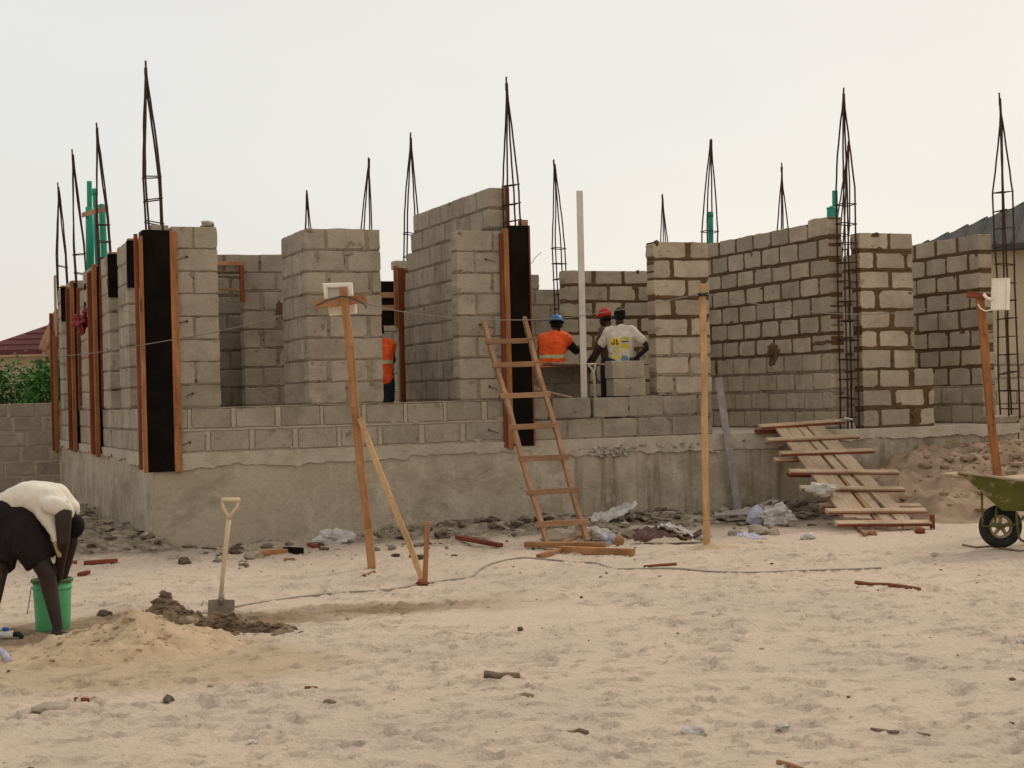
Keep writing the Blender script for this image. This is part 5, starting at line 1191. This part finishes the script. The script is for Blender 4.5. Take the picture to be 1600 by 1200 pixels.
# shrubs over the left wall
def shrub(label, c, rx, ry, z0, z1, n, seed):
    rr = random.Random(seed); t = thing('shrub', Vector((c[0], c[1], 0)), label, 'shrub', 'shrubs over the left boundary wall')
    m = MB(); stems = []
    for k in range(9):
        a = rr.uniform(0, 6.28); r_ = rr.uniform(.1, .8); tip = Vector((c[0] + rx * r_ * math.cos(a), c[1] + ry * r_ * math.sin(a), z0 + (z1 - z0) * rr.uniform(.6, .95)))
        b = Vector((c[0] + .12 * math.cos(a), c[1] + .12 * math.sin(a), -.05)); mid = b.lerp(tip, .5) + Vector((rr.uniform(-.15, .15), rr.uniform(-.15, .15), .1))
        m.tube([b, mid, tip], [.035, .022, .008], 6); stems.append(tip)
    m.build('trunk', 'bark', t)
    m = MB(); cl = []
    for k in range(40):
        a = rr.uniform(0, 6.28); r_ = math.sqrt(rr.random()); zz = rr.random()
        prof = math.sqrt(max(.05, 1 - (max(0, zz - .35) / .68) ** 2)); cl.append((Vector((c[0] + rx * r_ * prof * math.cos(a), c[1] + ry * r_ * prof * math.sin(a), z0 + (z1 - z0) * zz)), rr.uniform(.10, .26), rr.uniform(.55, 1.5)))
    for k in range(n):
        q, s_, tn = rr.choice(cl); p = q + Vector((rr.gauss(0, s_), rr.gauss(0, s_), rr.gauss(0, s_ * .8)))
        L_ = rr.uniform(.05, .10); d = Vector((rr.gauss(0, 1), rr.gauss(0, 1), rr.gauss(.1, .6))).normalized(); w_ = d.orthogonal().normalized(); w_.rotate(Matrix.Rotation(rr.uniform(0, 6.28), 3, d)); 
        m.add([p, p + d * L_ * .5 + w_ * L_ * .36, p + d * L_, p + d * L_ * .5 - w_ * L_ * .36], [(0, 1, 2, 3)], 0, None, tn * rr.uniform(.7, 1.3))
    m.build('crown', 'leaf', t, None, False)
shrub('leafy green shrub leftmost over the boundary wall, with a yellowish top', (-10.6, 32.5), .75, .6, .6, 2.42, 6500, 1)
shrub('rounded green shrub in the middle over the left boundary wall', (-9.9, 33.2), .6, .6, .6, 2.3, 5600, 2)
shrub('dense green shrub nearest the left flank of the house shell', (-9.25, 32.4), .62, .6, .6, 2.46, 6200, 3)
shrub('low dark green shrub filling the gap behind the other shrubs', (-9.9, 34.6), 1.3, .5, .6, 2.2, 6000, 4)

# ------------------------------------------------------------------ people
def remesh(mb, name, mat, parent, voxel=.010, smooth=6, paint=None, wrinkle=0.):
    org = Vector(ORG[parent.name]); me = bpy.data.meshes.new('tmp'); me.from_pydata([tuple(Vector(p) - org) for p in mb.v], [], mb.f)
    bm = bmesh.new(); bm.from_mesh(me); bmesh.ops.recalc_face_normals(bm, faces=bm.faces); bm.to_mesh(me); bm.free()
    t = bpy.data.objects.new('tmp', me); COL.objects.link(t)
    r = t.modifiers.new('r', 'REMESH'); r.mode = 'VOXEL'; r.voxel_size = voxel
    s = t.modifiers.new('s', 'SMOOTH'); s.iterations = smooth; s.factor = .5
    dg = bpy.context.evaluated_depsgraph_get(); dg.update(); nm = bpy.data.meshes.new_from_object(t.evaluated_get(dg)); nm.name = name
    bpy.data.objects.remove(t); bpy.data.meshes.remove(me)
    if wrinkle:                                # soft cloth folds pushed in and out along the surface normals
        ofs = Vector((len(name) * 1.7, org.x, org.y))
        for v_, n_ in [(v_, v_.normal.copy()) for v_ in nm.vertices]:
            p_ = v_.co; v_.co = p_ + n_ * (wrinkle * 2.4 * (abs(mnoise.noise(Vector((p_.x * 8, p_.y * 8, p_.z * 4.5)) + ofs)) - .2) + wrinkle * .8 * mnoise.noise(p_ * 21 + ofs))
    nm.materials.clear(); nm.materials.append(MAT[mat]); nv = len(nm.vertices)
    co = np.zeros(nv * 3, dtype=np.float32); nm.vertices.foreach_get('co', co)
    a = nm.attributes.new('lc', 'FLOAT_VECTOR', 'POINT'); a.data.foreach_set('vector', co)
    a = nm.attributes.new('tint', 'FLOAT', 'POINT'); a.data.foreach_set('value', np.ones(nv, dtype=np.float32))
    if paint:
        P_ = co.reshape(-1, 3); cl = np.ones((nv, 4), dtype=np.float32); paint(P_, cl)
        a = nm.attributes.new('Col', 'FLOAT_COLOR', 'POINT'); a.data.foreach_set('color', cl.ravel())
    nm.polygons.foreach_set('use_smooth', np.ones(len(nm.polygons), bool)); nm.update()
    o = bpy.data.objects.new(name, nm); COL.objects.link(o); o.parent = parent; ORG[o.name] = tuple(org); return o
def white(P_, cl): pass
def hand(mb, wrist, d, palm_n, s=1., curl=.5):
    """palm, four fingers of different length bent at the knuckles, thumb off the side of the palm"""
    d = Vector(d).normalized(); n = (Vector(palm_n) - d * Vector(palm_n).dot(d)).normalized(); side = d.cross(n)
    for k in (-.022, 0, .022): mb.capsule(wrist, .022 * s, wrist + d * .075 * s + side * k * s, .0145 * s, 10)
    for k, L_ in ((-.030, .062), (-.010, .074), (.011, .070), (.031, .055)):
        b = wrist + d * .082 * s + side * k * s; d1 = (d * math.cos(curl) + n * math.sin(curl)); d2 = (d * math.cos(curl * 2.2) + n * math.sin(curl * 2.2))
        mb.chain([b, b + d1 * L_ * .55 * s, b + d1 * L_ * .55 * s + d2 * L_ * .5 * s], [.0095 * s, .009 * s, .0075 * s], 8)
    b = wrist + d * .03 * s - side * .03 * s; mb.chain([b, b + (d * .6 - side * .7) .normalized() * .035 * s, b + (d * .6 - side * .7).normalized() * .035 * s + (d * .9 + n * .4).normalized() * .03 * s], [.013 * s, .0105 * s, .009 * s], 8)
def head(mb, c, fwd, up, s=1.):
    """skull, jaw, nose, lips, brow and ears on one surface"""
    f = Vector(fwd).normalized(); u = (Vector(up) - f * Vector(up).dot(f)).normalized(); r_ = f.cross(u); rot = Matrix((r_, f, u)).transposed()
    P = lambda x, y, z: Vector(c) + rot @ Vector((x * s, y * s, z * s))
    mb.ellipsoid(P(0, -.008, .03), (.076 * s, .096 * s, .090 * s), rot); mb.ellipsoid(P(0, .022, -.045), (.056 * s, .066 * s, .072 * s), rot)
    mb.capsule(P(0, .088, .008), .009 * s, P(0, .104, -.022), .013 * s, 8); mb.capsule(P(-.022, .083, -.055), .009 * s, P(.022, .083, -.055), .009 * s, 8)
    mb.capsule(P(-.04, .08, .024), .010 * s, P(.04, .08, .024), .010 * s, 8); mb.ellipsoid(P(0, .07, -.10), (.022 * s, .02 * s, .018 * s), rot)
    for k in (-1, 1): mb.ellipsoid(P(.078 * k, -.01, -.005), (.010 * s, .022 * s, .034 * s), rot)
    return rot, P
def eyes(parent, P, rot):
    m = MB()
    for k in (-1, 1): m.ellipsoid(P(.03 * k, .079, .005), (.014, .010, .009), rot, 10)
    m.build('eyes', 'lamp_body', parent)
def person(loc, yaw, label, kind, lean=0., crouch=0., arms=None, turn=0., top=None, s=1., headwear=None):
    """standing figure; local x right, y forward, z up; the trunk above the hips leans forward"""
    root = thing('person', loc, label, 'person', None); cy, sy = math.cos(yaw), math.sin(yaw)
    def Wd(p): return Vector(loc) + Vector((p[0] * cy - p[1] * sy, p[0] * sy + p[1] * cy, p[2])) * s
    hipz = .93 - crouch
    def T(x, y, z):                            # trunk point, leaned about the hips
        dz = z - .93; return Wd((x, y + dz * math.sin(lean), hipz + dz * math.cos(lean) - (y * math.sin(lean) if False else 0)))
    Dv = lambda x, y, z: Vector((x * cy - y * sy, x * sy + y * cy, z))
    b = MB(); hy = math.sin(crouch * 3) * .25
    for k in (-1, 1):
        b.chain([Wd((.09 * k, 0, hipz)), Wd((.11 * k, .02 + hy, .50 - crouch * .45)), Wd((.11 * k, -.03, .09))], [.09 * s, .058 * s, .042 * s])
        b.chain([Wd((.11 * k, -.05, .05)), Wd((.125 * k, .13, .035))], [.042 * s, .036 * s])
    for k in (-.055, .055): b.chain([T(k, 0, .98), T(k * 1.15, .0, 1.30), T(k * 1.2, 0, 1.40)], [.085 * s, .085 * s, .055 * s])
    b.chain([T(0, .0, 1.42), T(0, .015, 1.56)], [.052 * s, .052 * s])
    pts = {}
    for k, (el, wr) in zip((-1, 1), arms):
        sh = T(.165 * k, 0, 1.425); e_ = T(*el); w_ = T(*wr); pts[k] = (sh, e_, w_)
        b.chain([sh, e_, w_], [.052 * s, .040 * s, .029 * s])
        d = (w_ - e_).normalized(); hand(b, w_, d, Dv(-k, .3, -.2), s, .55)
    hf = Dv(math.sin(turn), math.cos(turn), -.15 - lean * .3); hc = T(0, .045, 1.615)
    rot, P = head(b, hc, hf, Vector((0, 0, 1)), s)
    body = remesh(b, 'body', 'skin', root, .009, 5); eyes(body, P, rot)
    # trousers
    m = MB()
    for k in (-1, 1):
        m.chain([Wd((.085 * k, 0, hipz + .06)), Wd((.095 * k, 0, hipz - .08)), Wd((.11 * k, .02 + hy, .50 - crouch * .45)), Wd((.11 * k, -.03, .10))], [.112 * s, .112 * s, .082 * s, .07 * s])
    remesh(m, 'trousers', 'cloth_navy', root, .012, 5)
    m = MB()
    for k in (-1, 1): m.chain([Wd((.11 * k, -.06, .045)), Wd((.128 * k, .15, .04))], [.055 * s, .045 * s])
    remesh(m, 'shoes', 'black_plastic', root, .012, 3)
    def shirt(mat, name='shirt', long=.55, paint=None, grow=0.):
        m = MB()
        for k in (-1, 1):
            m.chain([T(.070 * k, 0, .93), T(.062 * k, 0, 1.08), T(.080 * k, -.005, 1.33), T(.075 * k, 0, 1.43)], [(.108 + grow) * s, (.102 + grow) * s, (.108 + grow) * s, (.064 + grow) * s])
            m.chain([T(0, -.01, 1.30), T(0, -.012, 1.45)], [(.10 + grow) * s, (.072 + grow) * s])
            sh, e_, w_ = pts[k]
            if long: 
                m.chain([T(.10 * k, 0, 1.44), sh, sh.lerp(e_, min(1, long))], [(.064 + grow) * s, (.060 + grow) * s, (.064 + grow) * s])
                if long > 1: m.chain([e_, e_.lerp(w_, long - 1)], [.062 * s, .05 * s])
        return remesh(m, name, mat, root, .009, 9, paint, .008)
    if top == 'tee':
        def paint(P_, cl):
            # print on the back: yellow patches with letters, a blue corner; coordinates relative to the root
            x = P_[:, 0] * cy + P_[:, 1] * sy; y = -P_[:, 0] * sy + P_[:, 1] * cy; z = P_[:, 2] / s
            bk_ = y < 0.02 + (z - .93) * math.sin(lean); X = -x / s * -1
            def put(mask, c): cl[mask & bk_, :3] = c
            W_ = (.55, .50, .42)
            yel, dk, blu, grn = (1.15, .95, .10), (.12, .04, .04), (.22, .45, .65), (.75, .8, .25)
            el_ = lambda cx, cz, rx, rz: ((X - cx) / rx) ** 2 + ((z - cz) / rz) ** 2 < 1
            put(el_(-.07, 1.27, .068, .06), yel); put(el_(.06, 1.31, .065, .035), grn); put(el_(.06, 1.21, .055, .04), yel); put(el_(-.05, 1.15, .06, .035), (.95, .9, .45)); put(el_(-.06, 1.07, .05, .03), yel)
            put(el_(.05, 1.045, .05, .045), blu); put((abs(X - .06) < .05) & (abs(z - 1.27) < .010), dk)
            bar_ = lambda x0, x1, z0, z1: (X > x0) & (X < x1) & (z > z0) & (z < z1)
            for q in (bar_(-.092, -.074, 1.232, 1.305), bar_(-.118, -.08, 1.232, 1.25), bar_(-.060, -.042, 1.232, 1.305), bar_(-.060, -.020, 1.232, 1.25), bar_(-.118, -.103, 1.232, 1.27)): put(q, dk)
        shirt('cloth_white', 'shirt', .62, paint)
    elif top == 'vest':
        shirt('cloth_black', 'shirt', 1.5)
        def paint(P_, cl):
            z = P_[:, 2] / s
            for zc in (1.12,): cl[abs(z - zc) < .022, :3] = (.55, 4.5, 14.)
        v = shirt('hivis', 'vest', .22, paint, .021)
    elif top == 'dark': shirt('sheet_dark', 'shirt', .55)
    # hair or headwear
    m = MB(); mb2 = MB()
    mb2.ellipsoid(P(0, -.014, .048), (.081 * s, .096 * s, .082 * s), rot); mb2.ellipsoid(P(0, -.055, .0), (.066 * s, .048 * s, .06 * s), rot)
    if headwear is None: remesh(mb2, 'hair', 'hair', root, .008, 2)
    else:
        remesh(mb2, 'hair', 'hair', root, .008, 2); m = MB()
        if headwear == 'helmet':
            vs = []; nn = 20
            for i in range(8):
                a = math.radians(90 * i / 7)
                for j in range(nn):
                    b_ = 2 * math.pi * j / nn; vs.append(P(.103 * math.cos(b_) * math.sin(a), -.012 + .122 * math.sin(b_) * math.sin(a), .05 + .108 * math.cos(a)))
            m.add(vs, [(i * nn + j, (i + 1) * nn + j, (i + 1) * nn + (j + 1) % nn, i * nn + (j + 1) % nn) for i in range(7) for j in range(nn)], 0, None, 1., True)
            m.tube([P(.106 * math.cos(2 * math.pi * j / 20), -.012 + .126 * math.sin(2 * math.pi * j / 20), .05) for j in range(21)], .008 * s, 6)
            m.tube([P(0, -.13, .055), P(0, -.10, .115), P(0, -.012, .162), P(0, .08, .125)], .010 * s, 6)
            m.ellipsoid(P(0, .12, .045), (.07, .05, .009), rot, 12); m.build('helmet', 'helmet_blue', root, None, False)
        else:
            c2 = MB(); c2.ellipsoid(P(0, -.012, .060), (.092 * s, .108 * s, .085 * s), rot); c2.ellipsoid(P(0, .115, .045), (.062 * s, .075 * s, .012 * s), rot); remesh(c2, 'cap', 'cap_red', root, .008, 2)
    return root, P, T, pts
# the masons on the slab; facing away from the yard
def floor_at(px, v): q = VP(px, 640, v); return W(uv(q)[0], v, SL)
person(floor_at(862, 1.85), -.45, 'man in a blue helmet and orange vest bent over the mortar board', 'mason', .30, .02, [((-.24, .16, 1.18), (-.14, .38, 1.10)), ((.26, .22, 1.24), (.24, .46, 1.30))], -.35, 'vest', .97, 'helmet')
person(floor_at(972, .75), -.05, 'man in a white printed t-shirt with hand on hip, seen from behind', 'mason', -.02, 0, [((-.29, .10, 1.17), (-.40, .26, .98)), ((.38, -.06, 1.20), (.19, .03, 1.03))], -.25, 'tee', .97, None)
person(floor_at(957, 1.45), 1.0, 'man in a red cap half hidden behind the white shirted man', 'mason', .06, 0, [((-.26, .08, 1.14), (-.22, .26, .98)), ((.25, .02, 1.14), (.25, .14, .90))], .3, 'dark', .985, 'cap')
q_ = VP(606, 640, 2.6); person(W(uv(q_)[0] - .09, 2.6, SL), .25, 'man in an orange vest seen through the window gap by the lamp pole', 'worker', .10, .05, [((-.25, .12, 1.14), (-.18, .32, 1.05)), ((.20, .18, 1.20), (.10, .40, 1.22))], -.3, 'vest', .95, None)

# man bending over the bucket at the left border
def bender():
    y0 = GP(92, 997).y; K = lambda px, py, d=0.: YP(px, py, y0 + d)
    root = thing('person', K(60, 1000), 'barefoot man in white shirt and dark shorts bent double over the green bucket', 'person')
    b = MB()
    hipR, hipL = K(38, 828, .0), K(8, 832, .24)
    kR, aR = K(73, 896, .02), K(91, 984, .0); kL, aL = K(-4, 900, -.06), K(-22, 1000, -.16)
    b.chain([hipR, kR, kR.lerp(aR, .28) + Vector((-.005, .01, 0)), aR], [.100, .066, .060, .036], 16); b.chain([hipL, kL, kL.lerp(aL, .28), aL], [.100, .066, .060, .036], 16)
    for a, dr in ((aR, 1), (aL, 1)):
        b.chain([a + Vector((-.02, 0, -.02)), a + Vector((.045, -.015, -.045)), a + Vector((.14, -.03, -.055))], [.036, .034, .024], 12)
        for k in range(5): t_ = a + Vector((.155, -.03 + .019 * (k - 2), -.062)); b.chain([t_, t_ + Vector((.03 - .004 * abs(k - 1), 0, -.004))], [.012, .010], 8)
    pel = K(20, 806, .12)
    sp_ = [K(24, 808, .12), K(48, 782, .12), K(80, 785, .12), K(102, 802, .12)]
    for dy_ in (-.07, .07): b.chain([p + Vector((0, dy_, 0)) for p in sp_], [.115, .105, .112, .075], 16)
    neck = K(106, 812, .15); hc = K(104, 822, .12); b.chain([sp_[3], neck, hc], [.06, .055, .05], 12)
    rot, P = head(b, hc, (-.35, .25, -.9), (.85, .1, -.25), 1.0)
    shR, shL = K(99, 795, -.07), K(108, 795, .30); eR, wR = K(99, 846, -.08), K(91, 903, .14); eL, wL = K(112, 848, .34), K(98, 905, .34)
    for sh, e_, w_ in ((shR, eR, wR), (shL, eL, wL)):
        b.chain([sh, sh.lerp(e_, .4), e_, w_], [.062, .060, .046, .031], 14); hand(b, w_, (w_ - e_).normalized(), (-1, .2, 0), 1., .6)
    body = remesh(b, 'body', 'skin', root, .008, 5); eyes(body, P, rot)
    # shorts: wide legs with open hems
    m = MB()
    m.chain([K(14, 804, .06), K(42, 802, .05)], [.165, .120], 18); m.chain([K(10, 804, .18), K(38, 800, .18)], [.165, .118], 18)
    for h, hem, r0, r1 in ((K(34, 826, .02), K(66, 878, .02), .150, .118), (K(6, 828, .20), K(-2, 886, -.02), .150, .112)):
        n = 22; ax = (hem - h); 
        m.tube([h - ax * .3, h, h.lerp(hem, .5), hem], [r0 * .8, r0, (r0 + r1) / 2 + .008, r1], n, 0, 1., True, True)
    remesh(m, 'shorts', 'cloth_shorts', root, .011, 7, None, .010)
    # shirt: back, yoke, sleeves, loose tail hanging forward under the chest
    m = MB()
    for dy_ in (-.085, .085): m.chain([K(14, 788, .12) + Vector((0, dy_, 0)), K(46, 776, .12) + Vector((0, dy_, 0)), K(80, 780, .12) + Vector((0, dy_, 0)), K(103, 797, .12) + Vector((0, dy_, 0))], [.095, .120, .120, .085], 18)
    for sh, e_ in ((shR, eR), (shL, eL)): m.chain([sh + Vector((-.10, 0, .03)), sh + Vector((-.03, 0, .012)), sh + Vector((.012, 0, .0))], [.070, .066, .058], 16)
    for dy_ in (-.05, .08): m.chain([K(72, 800, .05 + dy_), K(88, 832, .02 + dy_), K(95, 862, .02 + dy_)], [.085, .045, .022], 12)
    remesh(m, 'shirt', 'cloth_white', root, .010, 22, white, .0055)
    m = MB()
    for dy_ in (-.08, .0): m.chain([K(88, 850, -.03 + dy_ * .4), K(93, 868, -.03 + dy_ * .4)], [.024, .018], 10)
    remesh(m, 'shirt_hem', 'yellow_cloth', root, .009, 2)
    m = MB(); m.ellipsoid(P(0, -.014, .048), (.081, .096, .082), rot); m.ellipsoid(P(0, -.055, .0), (.066, .048, .06), rot); remesh(m, 'hair', 'hair', root, .008, 2)
bender()
